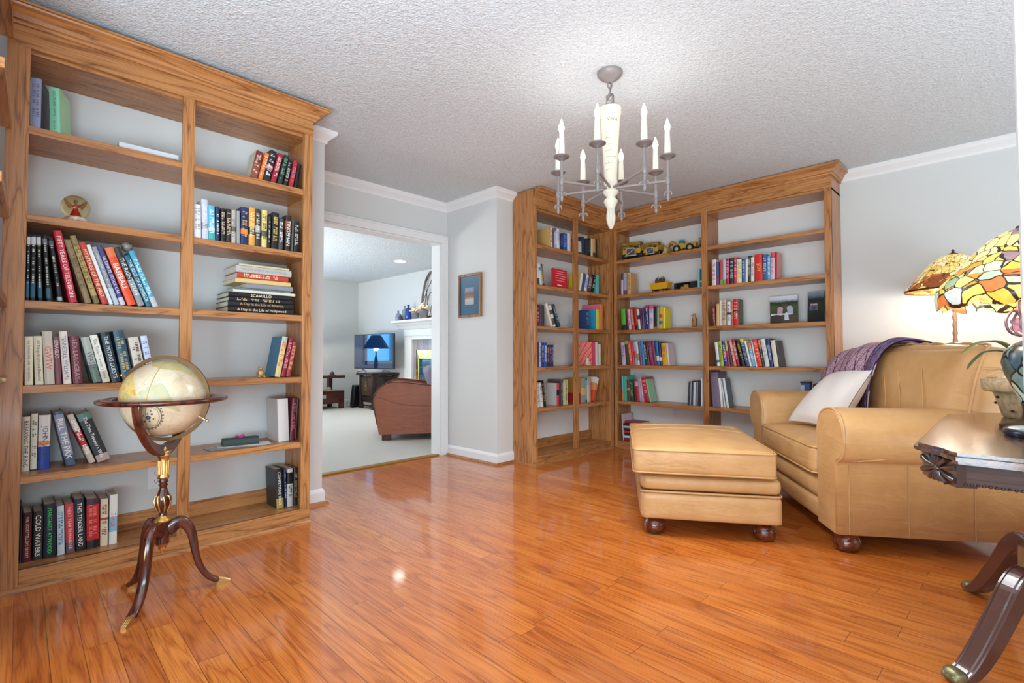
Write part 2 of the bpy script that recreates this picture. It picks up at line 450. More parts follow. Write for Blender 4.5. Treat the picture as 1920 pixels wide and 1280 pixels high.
# wall outlets
def outlet(label, loc, rz):
    t = thing('wall_outlet', label, 'outlet', loc, rz)
    MB().pad(-.036, .036, -.006, 0, -.058, .058, .004, 4).build('cover_plate', TRIM, t)
    for z in (-.021, .021):
        o = MB().pad(-.016, .016, -.009, -.004, z - .014, z + .014, .004, 4).build('socket', TRIM, t)
        MB().box(-.008, -.006, -.0096, -.008, z - .002, z + .008).box(.006, .008, -.0096, -.008, z - .002, z + .008).box(-.002, .002, -.0096, -.008, z - .010, z - .006).build('slot', BLACK, o)
outlet('white wall outlet behind globe stand under the fifth shelf', (XW, .590, .325), R(90))
outlet('white wall outlet inside the lowest opening of corner bookcase', (-3.225, 3.62, .36), R(90))
outlet('white wall outlet just above the ottoman in back wall bookcase', (-2.42, 4.80, .385), 0)

# ---------------------------------------------------------------- oak bookcases
TS = .034   # shelf thickness
def board(parent, name, x0, x1, y0, y1, z0, z1, axis, bevel=.0025):
    return MB().box(x0, x1, y0, y1, z0, z1).build(name, OAK[axis], parent, bevel)
BACK_LIGHTENED = plain('eceae6', .7, name='backing_light_in_colour')  # lighter than WALL: missing light inside the shelves put into the colour
def cornice_prof(z0, z1, p):
    h = z1 - z0
    return [(0, z0), (.012, z0), (.014, z0 + .16 * h), (.024, z0 + .22 * h), (.030, z0 + .45 * h), (.048, z0 + .66 * h), (.066, z0 + .76 * h), (.070, z0 + .86 * h), (p, z0 + .88 * h), (p, z1), (0, z1)]

# the one behind the globe, its face towards the room (+x)
bc = thing('bookcase', 'tall oak bookcase behind the globe beside the doorway wall', 'bookcase', group='built in oak bookcases')
F = -2.90
for i, z in enumerate((1.925, 1.555, 1.192, .838, .467)):
    board(bc, 'shelf', XW + .002, F - .006, .04, 1.252, z - TS, z, 1)
MB().box(XW + .0003, XW + .0018, .04, 1.252, .085, 2.235).build('back_panel', WALL, bc)
board(bc, 'bottom_shelf', XW + .002, F - .008, .04, 1.252, .055, .085, 1)
board(bc, 'side_panel', XW + .002, F - .02, 1.252, 1.275, 0, 2.36, 2)
board(bc, 'side_panel', XW + .002, F - .02, .018, .04, 0, 2.36, 2)
board(bc, 'stile', F - .02, F, .0, .071, .0, 2.25, 2)
board(bc, 'stile', F - .02, F, .620, .673, .085, 2.25, 2)
board(bc, 'stile', F - .02, F, 1.222, 1.275, .085, 2.25, 2)
board(bc, 'fascia', F - .02, F + .001, .0, 1.276, 2.25, 2.36, 1)
board(bc, 'top_panel', XW + .002, F - .02, .018, 1.275, 2.235, 2.255, 1)
board(bc, 'kick_board', F - .02, F, .071, 1.275, .0, .085, 1)
board(bc, 'back_rail', XW + .002, XW + .02, .04, 1.252, .085, .165, 1)
MB().mould(cornice_prof(2.335, 2.405, .078), [(F, .002), (F, 1.276), (XW + .002, 1.276)]).build('cornice', OAK[1], bc)
MB().mould(SHOE_, [(F, .02), (F, 1.275)]).build('shoe_moulding', OAK[1], bc)

# narrow return of it along the near wall: boards seen end on at the frame edge
bn = thing('bookcase', 'oak bookcase meeting the globe bookcase in the near corner', 'bookcase', group='built in oak bookcases')
for z in (2.30, 1.925, 1.555, 1.192, .467):
    MB().prism([(F + .002, -.285), (-2.30, -.285), (-2.30, -.004), (F + .002, .019)], 2, z - TS, z).build('shelf', OAK[0], bn, .002)
board(bn, 'side_panel', -2.29, -2.268, -.285, -.035, 0, 2.36, 2)
board(bn, 'back_panel', F + .002, -2.27, -.30, -.286, 0, 2.36, 2)
board(bn, 'bottom_shelf', F + .002, -2.268, -.285, -.035, .0, .085, 0)

# corner unit along the left wall
b1 = thing('bookcase', 'oak bookcase against left wall, end panel towards the doorway', 'bookcase', group='built in oak bookcases')
F = -2.95; W = -3.223
for z in (1.945, 1.585, 1.218, .857, .49):
    board(b1, 'shelf', W, F - .006, 3.30, 4.43, z - TS, z, 1)
MB().box(-3.2247, W - .0002, 3.302, 4.428, .08, 2.245).build('back_panel', BACK_LIGHTENED, b1)  # added skin over the wall, lightened in place of light
board(b1, 'bottom_shelf', W, F - .008, 3.30, 4.43, .05, .08, 1)
board(b1, 'end_panel', W, F - .02, 3.278, 3.302, 0, 2.43, 2)
board(b1, 'side_panel', W, F - .02, 4.428, 4.45, 0, 2.36, 2)
board(b1, 'stile', F - .02, F, 3.278, 3.307, 0, 2.27, 2)
board(b1, 'stile', F - .02, F, 3.831, 3.903, .08, 2.27, 2)
board(b1, 'stile', F - .02, F, 4.43, 4.499, 0, 2.27, 2)
board(b1, 'fascia', F - .02, F + .001, 3.278, 4.499, 2.262, 2.37, 1)
board(b1, 'top_panel', W, F - .02, 3.30, 4.43, 2.245, 2.265, 1)
board(b1, 'kick_board', F - .02, F, 3.307, 4.43, 0, .08, 1)
board(b1, 'back_rail', W, W + .018, 3.30, 4.43, .08, .17, 1)
MB().mould(cornice_prof(2.355, 2.432, .07), [(F, 3.278), (F, 4.425)]).build('cornice', OAK[1], b1)
MB().mould(SHOE_, [(W, 3.278), (F, 3.278), (F, 4.475)]).build('shoe_moulding', OAK[0], b1)

# corner unit along the back wall
b2 = thing('bookcase', 'oak bookcase along back wall behind the ottoman', 'bookcase', group='built in oak bookcases')
F = 4.50; W = 4.798
for z in (1.945, 1.585, 1.218, .857, .49):
    board(b2, 'shelf', -2.935, -1.985, F + .006, W, z - TS, z, 0)
    board(b2, 'shelf', -1.963, -.992, F + .006, W, z - TS + .002, z + .002, 0)
MB().box(-2.935, -.992, W + .0002, 4.7998, .08, 2.245).build('back_panel', BACK_LIGHTENED, b2)  # same added skin, its brightness put into the colour
board(b2, 'bottom_shelf', -2.935, -.992, F + .008, W, .05, .08, 0)
board(b2, 'side_panel', -2.948, -2.935, F + .02, W, 0, 2.36, 2)
board(b2, 'divider', -1.985, -1.963, F + .02, W, .08, 2.26, 2)
board(b2, 'end_panel', -.992, -.968, F + .002, W, 0, 2.36, 2)
board(b2, 'stile', -2.946, -2.909, F, F + .02, 0, 2.27, 2)
board(b2, 'stile', -2.002, -1.949, F, F + .02, .08, 2.27, 2)
board(b2, 'stile', -1.019, -.968, F, F + .02, .08, 2.27, 2)
board(b2, 'fascia', -2.946, -.967, F - .001, F + .02, 2.262, 2.37, 0)
board(b2, 'top_panel', -2.935, -.968, F + .02, W, 2.245, 2.265, 0)
board(b2, 'kick_board', -2.909, -.968, F, F + .02, 0, .08, 0)
board(b2, 'back_rail', -2.935, -.992, W - .018, W, .08, .17, 0)
MB().mould(cornice_prof(2.355, 2.432, .07), [(-2.946, F), (-.968, F), (-.968, W)]).build('cornice', OAK[0], b2)
MB().mould(SHOE_, [(-2.93, F), (-.968, F)]).build('shoe_moulding', OAK[0], b2)

# ---------------------------------------------------------------- books
ORD = 'first second third fourth fifth sixth seventh eighth ninth tenth eleventh twelfth thirteenth fourteenth fifteenth sixteenth seventeenth eighteenth nineteenth twentieth'.split()
def nth(i):
    if i < 20: return ORD[i]
    t = ('twenty', 'thirty')[(i + 1) // 10 - 2]; k = (i + 1) % 10
    return (t + '-' + ORD[k - 1]) if k else {30: 'thirtieth', 40: 'fortieth'}[i + 1]

def book(t, h, d, col, cov='', bands='', tcol='', title='', name='book'):
    """One book, spine on y=0 facing -y, base on z=0, centred on x."""
    B_ = [(0., 1., col)]
    for b in (bands.split(',') if bands else []):
        zz, c = b.split('='); a, e = map(float, zz.split('-')); B_.append((a, e, c))
    cuts = sorted({x for b in B_ for x in b[:2]})
    def colat(z):
        c = col
        for a, e, k in B_:
            if a <= z <= e: c = k
        return c
    mats = []; m = MB()
    def mi(c, rough=.42):
        q = plain(c, rough, name='book_cover')
        if q not in mats: mats.append(q)
        return mats.index(q)
    w = min(.0024, t * .18); bow = min(.004, t * .16)
    out = [(-t / 2, d), (-t / 2, .006), (-t / 2 + .0006, .003)]
    for k in range(5):
        a = -1 + k * .5; out.append((a * (t / 2 - .001), bow * a * a * .9))
    out += [(t / 2 - .0006, .003), (t / 2, .006), (t / 2, d)]
    inn = [(max(-t / 2 + w, min(t / 2 - w, x)), min(max(y, w + bow), d)) for x, y in out]
    n = len(out)
    for i in range(len(cuts) - 1):
        z0, z1 = cuts[i] * h, cuts[i + 1] * h; k = mi(colat((cuts[i] + cuts[i + 1]) / 2)); kc = mi(cov) if cov else k
        vs = [(x, y, z) for z in (z0, z1) for x, y in out] + [(x, y, z) for z in (z0, z1) for x, y in inn]
        for j in range(n - 1):
            kk = kc if j in (0, n - 2) else k
            m.add([vs[j], vs[j + 1], vs[n + j + 1], vs[n + j]], [(0, 1, 2, 3)], kk, 2 <= j < n - 3)
            m.add([vs[2 * n + j], vs[2 * n + j + 1], vs[3 * n + j + 1], vs[3 * n + j]], [(3, 2, 1, 0)], kk)
        if i == len(cuts) - 2: m.add([p for j in range(n) for p in (vs[n + j], vs[3 * n + j])], [(2 * j, 2 * j + 2, 2 * j + 3, 2 * j + 1) for j in range(n - 1)], kc)
        if i == 0: m.add([p for j in range(n) for p in (vs[j], vs[2 * n + j])], [(2 * j, 2 * j + 1, 2 * j + 3, 2 * j + 2) for j in range(n - 1)], kc)
        for j in (0, n - 1):
            m.add([vs[j], vs[n + j], vs[3 * n + j], vs[2 * n + j]], [(0, 1, 2, 3)], kc)
    if tcol:
        k = mi(tcol, .5); yy = -.0007
        if title and title != '~':
            vs, fs, tw, th = text_geo(title)
            s = min(h * .84 / tw, t * .62 / th); ln = tw * s
            z0 = h * .93 if ln < h * .45 and t < .024 else h / 2 + ln / 2
            m.add([((b - th / 2) * s, yy, z0 - a * s) for a, b in vs], fs, k)
        else: # unreadable lettering: two rows of small strokes
            z = h * .88
            while z > h * .22:
                for row in ((0,) if t < .02 else (-.17, .17)):
                    if rnd.random() < .8:
                        hh = t * (.13 if t >= .02 else .2); l = rnd.uniform(.0025, .006)
                        m.box(row * t - hh, row * t + hh, yy, .001, z - l, z, k)
                z -= rnd.uniform(.006, .009)
                if rnd.random() < .12: z -= h * .06
    o = m.build(name, mats)
    MB().box(-t / 2 + w, t / 2 - w, w + bow, d - .004, .003, h - .004).build('pages', PAPER, o)
    return o

SHELVES = [
 ('L1a', 'L', -2.92, 1.925, 'top shelf of globe bookcase', '''
0.0896|0.0332|0.2133|0.00|0.140|-14|8f93ad|30303c||6a6d88|~|thick lavender grey book
0.1522|0.0356|0.1943|-2.21|0.130|-20|86c9a6|a6d9a8||2f6b58|SOUTHERN FAMILY GOLD|mint green book with yellow on its cover'''),
 ('L3a', 'L', -2.92, 1.192, 'third shelf of globe bookcase', '''
0.0787|0.0114|0.2722|0.00|0.185|0|12161a||0.86-0.98=c9ccd0,0.05-0.3=2a5a72|b8c4cc|~|black glossy book with silver head band
0.0953|0.0158|0.2747|-0.51|0.187|0|12161a||0.86-0.98=c9ccd0,0.05-0.3=2a5a72|d8dccb|~|black glossy book with silver head band
0.1181|0.0144|0.2762|-1.99|0.188|0|12161a||0.86-0.98=c9ccd0,0.05-0.3=2a5a72|d8c89a|~|black glossy book with silver head band
0.1454|0.0157|0.2818|-3.83|0.192|0|101214||0.86-0.95=6f7478,0.05-0.2=3a6070|b9b9b0|~|black glossy book with dull grey head band
0.1816|0.0165|0.2766|-7.58|0.188|0|0d0d0f||0.86-0.95=55585c,0.02-0.08=9fb0ac|c9c4b0|~|black book leaning on a tall red one
0.2243|0.0275|0.3121|-10.65|0.200|0|c4263c|||f4ece4|FIFTY YEARS OF TELEVISION|tall crimson book with white lettering
0.2749|0.0234|0.2813|-15.45|0.191|0|8a7350|||5f4b30|~|dull tan book beside the tall crimson one
0.3052|0.0209|0.3049|-16.74|0.200|0|b0985a||0.86-1=8f7c48,0-0.12=6f6440|6c5420|~|olive gold book with dark lettering
0.3339|0.0226|0.2797|-17.77|0.190|0|bf3e2c|||f0dcb0|MYSTERIES OF THE PAST|brick red book with cream lettering
0.3565|0.0148|0.2747|-18.25|0.187|0|e4e2de|||||thin white book without lettering
0.3766|0.0187|0.2681|-18.62|0.182|0|8f959c||0-0.3=b4c2cc|c0c6ce|~|grey book between white and purple ones
0.3996|0.0190|0.2789|-19.12|0.190|0|453c78||0-0.13=c9c6cc|e6e2ee|ULTIMATE STOCK CAR|purple book with white lettering
0.4327|0.0318|0.2725|-19.40|0.185|0|e24a20||0.84-1=e0713f|fff2e8|BASEBALL|bright orange red book with bold white lettering
0.4690|0.0256|0.2815|-20.41|0.191|0|2b2b2d||0-0.45=8d8f8f|f2f2f2|THE RIGHT STUFF|black and grey book with white lettering
0.4992|0.0217|0.2485|-21.34|0.169|0|1c5f74|||d8ecee|THE BEST OF BOMBECK|dark teal book
0.5241|0.0223|0.2734|-21.15|0.186|0|3f9dbd||0-0.18=b9b9b9|d6ecf2|~|bright sky blue book at the row's end'''),
 ('L4a', 'L', -2.92, 0.838, 'fourth shelf of globe bookcase', '''
0.0901|0.0259|0.2031|-1.17|0.138|0|e3dcc0|||33302a|ALL THINGS WISE AND WONDERFUL|cream book with black lettering at row start
0.1218|0.0267|0.2053|-2.50|0.140|0|e3dcc0|||33302a|All Things Bright and Beautiful|cream book beside another cream one
0.1547|0.0323|0.2256|-3.28|0.153|0|c9bfae|||e0553a|GWTW|tall beige book with big red letters
0.1827|0.0200|0.2050|-3.63|0.139|0|7d4a52|||e3cfcf|SERAGLIO|mauve book with pale lettering
0.2115|0.0266|0.2274|-4.68|0.155|0|e6d6cc|||3a5a80|TENNESSEE WILLIAMS|tall pale pink book with dark lettering
0.2460|0.0328|0.2084|-4.73|0.142|0|692a36|||b78a92|LEX LAROGRAY|maroon book with faint lettering
0.3124|0.0297|0.2067|-13.18|0.141|0|a9aea6||0-0.4=5e7268|4a4f50|WASH|grey green book with large letters
0.3447|0.0274|0.2178|-13.31|0.148|0|e9e6da||0-0.25=cfc3ae|5a6450|The Time-Traveler's Wife|white book leaning on a black one
0.3803|0.0333|0.2303|-11.72|0.157|0|16262e|||cfd8d8|THE PAYING GUESTS|blue black book with spaced white lettering
0.4246|0.0399|0.2384|-10.22|0.162|0|234a5c|||b9a66a|~|dark teal cloth book with gilt lettering
0.4771|0.0404|0.2089|-10.64|0.142|0|cdbfae|||4a3a34|~|beige book behind the top of globe
0.5174|0.0259|0.2176|-10.35|0.148|0|c4cde0|||4f7ab0|~|pale blue book at the row's end'''),
 ('L5a', 'L', -3.01, 0.467, 'fifth shelf of globe bookcase', '''
0.0879|0.0252|0.2328|-0.15|0.158|0|ddd6c2|||1a1a1a|BREAKING THE RING|cream book with heavy black lettering
0.1130|0.0209|0.2431|0.09|0.165|0|d9d8c2||0-0.02=222222|667060|~|narrow pale green book
0.1446|0.0386|0.2349|0.30|0.160|0|ded8d2||0.44-0.52=d98a5a,0-0.42=223f98|2f3a5a|JOHN JAKES|white book with royal blue lower half
0.2361|0.0338|0.2474|-11.44|0.168|0|4b5a74||0.2-0.95=8d93a4|f1ece6|BILL THE PAX|silver and navy book leaning over a gap
0.3103|0.0233|0.2408|-20.07|0.164|0|c8b4a6||0.33-0.66=b2282c|f0e6e0|~|book with red band across its middle
0.3518|0.0480|0.2380|-19.58|0.162|0|26282a||0.86-1=4f7a6c,0-0.14=b09a90|f3f0ea|The Time Traveler's Wife|thick black book with green head leaning outward'''),
 ('L6a', 'L', -2.995, 0.085, 'bottom shelf of globe bookcase', '''
0.0794|0.0061|0.2381|-0.18|0.162|0|26384e|||||thin navy book against the oak side
0.0980|0.0286|0.2083|0.08|0.142|0|561622||0.75-1=3d1218|d9b9a8|THE STORYTELLER'S SECRET|dark maroon book
0.1321|0.0308|0.2062|-0.01|0.140|0|2c2d28|||efefea|COLD WATERS|charcoal book with white lettering
0.1699|0.0407|0.2308|-0.43|0.157|0|15202f|||2fcf5a|MARGARET ATWOOD|black navy book with green lettering
0.2083|0.0241|0.2145|-1.58|0.146|0|c3ced4|||4a8aa4|~|pale blue book between green lettered and coral ones
0.2395|0.0299|0.2177|-2.20|0.148|0|c9444a||0-0.22=6a5560|f4c8c0|NEXT YEAR IN HAVANA|coral red book with skyline at its foot
0.2747|0.0357|0.2330|-2.42|0.158|0|232832||0-0.15=1a1718|f0ede6|THIS TENDER LAND|blue black book with wide white lettering
0.3166|0.0440|0.2233|-1.12|0.152|0|b8242a||0.88-1=4a2032,0-0.17=1c1416|e0705a|~|glowing red book with black foot
0.3560|0.0271|0.2147|-0.29|0.146|0|d9c6a8||0.55-0.6=a8543a|8a3c2a|~|cream floral book
0.3887|0.0292|0.2279|0.05|0.155|0|dfdcd4||0.25-0.55=8fb0c4|b84a4a|Torch|white and pale blue book at the row's end'''),
 ('L1b', 'L', -2.93, 1.925, 'top shelf of globe bookcase', '''
0.9596|0.0361|0.1629|12.09|0.111|0|6b2a2a|c9c2a8|0-0.6=8a4c3c|e0b8a0|~|leaning maroon book with pale side
0.9943|0.0219|0.1643|13.18|0.112|0|e07838|||f6dcb8|~|slim orange book
1.0258|0.0348|0.1874|12.52|0.127|0|22242a||0.4-0.52=c98a86|d8d8d8|~|tall black book with a rose
1.0630|0.0277|0.1827|13.42|0.124|0|9c2438|||e8c8c0|~|crimson book with pale lettering
1.0983|0.0257|0.1835|12.84|0.125|0|24392f|||7fae8c|~|dark green book
1.1302|0.0211|0.1622|10.35|0.110|0|20201f|||c9c4b8|~|short black book beside the dark green one
1.1612|0.0241|0.1655|10.41|0.113|0|a8283a||0.45-0.52=30407a|d8707a|~|short red book with blue middle band
1.1892|0.0202|0.1506|8.88|0.110|0|1a1a1c|||||thin black book near the oak side'''),
 ('L2b', 'L', -2.92, 1.555, 'second shelf of globe bookcase', '''
0.6953|0.0322|0.1718|-1.08|0.117|0|dcdad8|||9a9aa0|~|white book at the oak post
0.7298|0.0281|0.2035|-1.68|0.138|0|c3c6d8||0.25-0.42=9aa0a8|e6e6ee|~|tall lavender white book
0.7605|0.0299|0.1781|-1.61|0.121|0|5fb0d0||0-0.26=40a8a8,0.26-0.36=c4ccd4|d8eef4|~|sky blue and teal book
0.7870|0.0187|0.1791|-0.88|0.122|0|1e2c4c|||e8e8e8|~|slim navy book
0.8135|0.0226|0.1744|-1.17|0.119|0|1d1b1b|||d8c0a8|~|black book with pale lettering
0.8386|0.0229|0.1774|-0.57|0.121|0|2c2422|||cdb48a|~|brown black book
0.8623|0.0200|0.1772|-0.48|0.120|0|b4b0a4||0.35-0.5=5a5a54|7c7a70|~|grey cream book with dark patch
0.8861|0.0165|0.1766|-0.92|0.120|0|9a9a98|||||plain grey book
0.9146|0.0358|0.2040|0.31|0.139|0|1c2c60||0.28-0.42=e0702c|d8b04a|~|navy book with orange band
0.9527|0.0307|0.2091|0.06|0.142|0|d8a04a||0.3-0.48=3c342c|f4e0b0|~|golden yellow book with dark middle
0.9838|0.0247|0.2072|-0.65|0.141|0|3a332e||0.38-0.56=a9a8a0|e0ddd0|~|dark book with grey middle
1.0170|0.0267|0.2092|0.12|0.142|0|dcca84||0.3-0.45=6a6450|4f4a2c|~|pale yellow book
1.0407|0.0168|0.1783|1.26|0.121|0|1f2622|||b8c0b0|~|thin black book beside the pale yellow one
1.0706|0.0346|0.2055|2.05|0.140|0|16171c|||d8b44a|~|tall black book with gold lettering
1.1049|0.0237|0.1788|1.17|0.122|0|4a4a4c|||e8e8e8|~|charcoal book with white lettering
1.1435|0.0322|0.2029|1.23|0.138|0|2c1c18||0.6-0.85=8a4c34|f0ece6|TINGEMAN|brown black book with copper patch
1.1693|0.0109|0.1806|1.61|0.123|0|55554c|||||very thin grey book
1.1920|0.0280|0.1785|0.75|0.121|0|18181a|||b9b9b9|~|black book next to the oak side'''),
 ('L4b', 'L', -2.93, 0.838, 'fourth shelf of globe bookcase', '''
1.0988|0.0295|0.2300|10.22|0.156|0|d8c884|2f6f92|0.9-1=a9c0b8|d86a72|~|yellow spined book with blue cover
1.1292|0.0225|0.2229|11.76|0.152|0|8c2038|||e0a0a8|~|crimson book beside the yellow spined one
1.1582|0.0229|0.2001|10.79|0.136|0|a03a30|||e0a878|~|red patterned book next to oak side'''),
 ('L5b', 'L', -2.99, 0.467, 'fifth shelf of globe bookcase', '''
1.1608|0.0596|0.2438|-2.21|0.170|0|d6d0cc|c8c0bc||||large plain white book
1.2068|0.0261|0.2424|3.38|0.165|0|6c2630|||b86a70|~|maroon book beside the large white one
1.2281|0.0126|0.2359|3.07|0.160|0|3c1a20|||||dark maroon thin book'''),
 ('L6b', 'L', -3.0, 0.085, 'bottom shelf of globe bookcase', '''
1.1493|0.0392|0.2254|-3.00|0.153|0|1f1f20|30383c|0-0.25=b09648|f0f0ec|COMPETITIVE EDGE|black book with gold foot
1.1800|0.0122|0.2192|-2.19|0.149|0|1f2c52|||c8ccd8|~|slim navy book between black and white ones
1.2034|0.0298|0.2173|-0.26|0.148|0|cfcbc4||0.6-0.9=1a1a1a|2a2a2a|~|white book with black patch
1.2350|0.0233|0.2169|0.10|0.147|0|2a221e|||a88a6a|~|dark brown book'''),
 ('C1a', 'C', -2.97, 1.945, 'top shelf of corner bookcase', '''
3.3261|0.0142|0.1979|-0.21|0.135|0|8c9a90|||||thin grey green book by end panel
3.5044|0.0224|0.1742|-2.09|0.200|0|c9a05c|d0a860||||wood coloured book seen by its wide cover
3.5311|0.0255|0.1814|0.23|0.123|0|d8cdb8||0.3-0.36=55483a|8a7a60|~|cream book beside the wood coloured one
3.5586|0.0200|0.1803|0.55|0.123|0|6a4a3c|||||narrow brown book
3.5887|0.0326|0.1851|-0.47|0.126|0|a8aac8||0.8-1=5a4a8a|e8e8f0|~|lilac white book
3.6293|0.0408|0.1855|-1.48|0.126|0|dfdfe2|||8a9ac0|~|white book beside the lilac one
3.6773|0.0434|0.1499|0.42|0.110|0|222a48|||5a6a9a|~|dark navy book with blue specks
3.7300|0.0581|0.1632|0.08|0.111|0|2c54a0|||7a9ad8|~|bright blue book
3.7870|0.0458|0.1746|0.64|0.119|0|d6d0cc|||||plain white book by the post
3.8205|0.0170|0.1805|0.16|0.123|0|7a5a4a|||||thin brown book against the post'''),
 ('C1b', 'C', -2.97, 1.945, 'top shelf of corner bookcase', '''
3.9520|0.0695|0.1535|-1.70|0.110|0|24304c||0.1-0.8=c9c4be|||navy book with white figure
4.0128|0.0435|0.1766|-1.55|0.120|0|28324c|||||plain navy book
4.0632|0.0486|0.1684|-0.17|0.115|0|1c2634|||3a4a5c|~|blue black book
4.1138|0.0481|0.1794|1.14|0.122|0|1a2024|||5c6a60|~|black book with mottled spine
4.1565|0.0329|0.1839|0.61|0.125|0|d0c49a|||||narrow cream book
4.1970|0.0436|0.1891|0.09|0.129|0|c9985a||0-0.25=5a3c24|||tan book with brown foot
4.2338|0.0255|0.1919|0.32|0.130|0|22201e|||||thin black book at the row's end'''),
 ('C2a', 'C', -2.97, 1.585, 'second shelf of corner bookcase', '''
3.3508|0.0318|0.1915|-6.35|0.130|0|dcdcd8||0-0.3=44404a|||white book leaning by end panel
3.3875|0.0303|0.1861|-7.81|0.127|0|c8ccd4||0.7-0.85=3c8fc0|||white and blue book
3.4196|0.0261|0.1902|-8.73|0.129|0|28241c||0.1-0.9=9a8a4c|1a1814|~|black and gold checked book'''),
 ('C2b', 'C', -2.97, 1.585, 'second shelf of corner bookcase', '''
3.9281|0.0242|0.1760|6.97|0.120|0|d8b81c|||||yellow book behind the post
3.9584|0.0249|0.1773|13.90|0.121|0|e0ddd6|||||slim white book
3.9950|0.0395|0.1771|15.89|0.120|0|4a5068|||||slate blue book
4.0418|0.0423|0.1716|15.25|0.117|0|d4d8e2||0.2-0.8=9aa8c8|||white and blue marbled book
4.1021|0.0618|0.1706|13.30|0.116|0|5a3c3c||0.3-0.6=3a3c5c|d8c8b8|~|dark book with red and blue patches
4.1644|0.0440|0.1781|14.15|0.121|0|16181c|||c8c8c8|~|black book near the row's end
4.2482|0.0487|0.1878|2.43|0.128|0|58b8ac|||||turquoise book'''),
 ('C3a', 'C', -2.97, 1.218, 'third shelf of corner bookcase', '''
3.3452|0.0319|0.1827|-0.53|0.124|0|5c2024|||e0b0a8|~|maroon book at row start
3.3764|0.0233|0.1850|0.32|0.126|0|4c3a4c|||||plum book
3.4070|0.0343|0.1870|-0.05|0.127|0|3c3440|||||dark plum book
3.5323|0.0299|0.2163|-20.53|0.147|0|dcd4c8|c6beb4||||leaning cream book with grey cover
3.5701|0.0307|0.1993|-18.36|0.136|0|d8d0c4||0.1-0.4=5a4a40,0.6-0.8=5a4a40|||leaning cream book with brown blocks
3.6403|0.0354|0.2162|-24.24|0.147|0|2c3f48|||a8c4c8|~|leaning blue black book'''),
 ('C3b', 'C', -2.98, 1.218, 'third shelf of corner bookcase', '''
4.0951|0.0521|0.1874|-2.64|0.170|0|24406c|28467a||8aa0b8|~|dark blue cloth book with wide cover
4.2662|0.0512|0.2066|0.02|0.140|0|d8d050|2c9ccc||||cyan picture book
4.3343|0.0427|0.2656|-0.32|0.230|0|e08838|e86a8a||||tall pink picture book with orange spine'''),
 ('C4a', 'C', -2.97, 0.857, 'fourth shelf of corner bookcase', '''
3.3277|0.0097|0.2218|-0.26|0.151|0|d87890|||||thin pink book by end panel
3.3432|0.0177|0.2221|0.31|0.151|0|24284c|||||slim navy book at row start
3.3694|0.0294|0.2137|0.44|0.145|0|a8b4c8|||2c3c64|~|silver blue book
3.4030|0.0342|0.2154|0.33|0.146|0|203068|||b8b8c8|~|navy book with pale pattern
3.4402|0.0365|0.2161|0.34|0.147|0|2c4c98|||e0e4f0|~|royal blue book
3.4787|0.0295|0.1975|0.36|0.134|0|2c2438|||c88a8a|~|dark plum book with rose lettering
3.5097|0.0270|0.1979|0.24|0.135|0|28264a|||d88aa8|~|short navy book with pink lettering
3.5387|0.0254|0.1983|0.53|0.135|0|2a3050|||8a94b8|~|short navy book at the row's end'''),
 ('C4b', 'C', -2.98, 0.857, 'fourth shelf of corner bookcase', '''
4.2479|0.0416|0.2318|-1.05|0.232|0|dedad4|d8506a||||large coral patterned picture book
4.3003|0.0258|0.2144|0.38|0.146|0|d6dcc0|||||slim pale book beside the coral one'''),
 ('C5a', 'C', -3.03, 0.49, 'fifth shelf of corner bookcase', '''
3.4231|0.0423|0.2131|-7.35|0.145|0|d6d2cc|||8a8a8a|~|white book by end panel
3.4636|0.0333|0.2206|-7.83|0.150|0|e2ded8|||3a3a3a|~|white book leaning beside another white one
3.5023|0.0336|0.2407|-8.91|0.164|0|221e1c|||9a8060|~|black leaning book with bronze lettering
3.6848|0.0360|0.2074|1.13|0.182|0|c8484e|c4beb8|0.45-0.7=2a2428|||grey covered book with red and black spine
3.7144|0.0182|0.2186|0.58|0.149|0|3a1a1c|||||thin dark red book
3.7457|0.0393|0.2405|0.75|0.164|0|5a504c|||b0a8a0|~|grey brown book
3.7766|0.0172|0.2311|0.63|0.157|0|d8d4c4|||||thin cream book
3.8065|0.0374|0.2107|0.64|0.143|0|b8c470|||4a5a30|~|short lime green book
3.8283|0.0050|0.2371|0.64|0.160|0|c8beae|beb4a6||||beige book with wide cover'''),
 ('C5b', 'C', -3.03, 0.49, 'fifth shelf of corner bookcase', '''
4.0216|0.0355|0.2456|0.06|0.167|0|b8342c||0.4-1=c88a3c|||red and orange book by the post
4.0811|0.0721|0.2435|0.54|0.166|0|8ca8a0||0.3-0.6=d8c080|||grey teal book with yellow middle
4.1318|0.0234|0.2419|0.60|0.164|0|2c2c2c||0.1-0.9=9a9a98|||thin black and white checked book
4.1627|0.0325|0.2436|0.05|0.166|0|8fc0c0||0-0.7=d8d4cc|||white book with teal head
4.1953|0.0268|0.2309|1.37|0.157|0|d88a6a|||b85a8a|~|peach book
4.2464|0.0542|0.2447|19.22|0.166|0|e09a5a||0-0.45=d8542c,0.75-1=e8e4dc|||orange book leaning outward'''),
 ('B2a', 'B', 4.53, 1.585, 'second shelf of back wall bookcase', '''
-2.8648|0.0231|0.2232|0.46|0.152|0|4a3038||0-0.7=c8b8c0|||plum and white book
-2.8293|0.0382|0.2252|0.31|0.153|0|a8a8b8||0-0.2=6a4a68|||silver book
-2.7838|0.0391|0.2185|0.85|0.130|0|d8a86c|c89868||9a6a40|~|tan book with wide cover
-2.0456|0.0211|0.1696|-0.01|0.115|0|78c0ac|||||mint book by the post
-2.0218|0.0199|0.1665|0.37|0.113|0|28508c||0.25-0.35=d8d040|||blue book by the post'''),
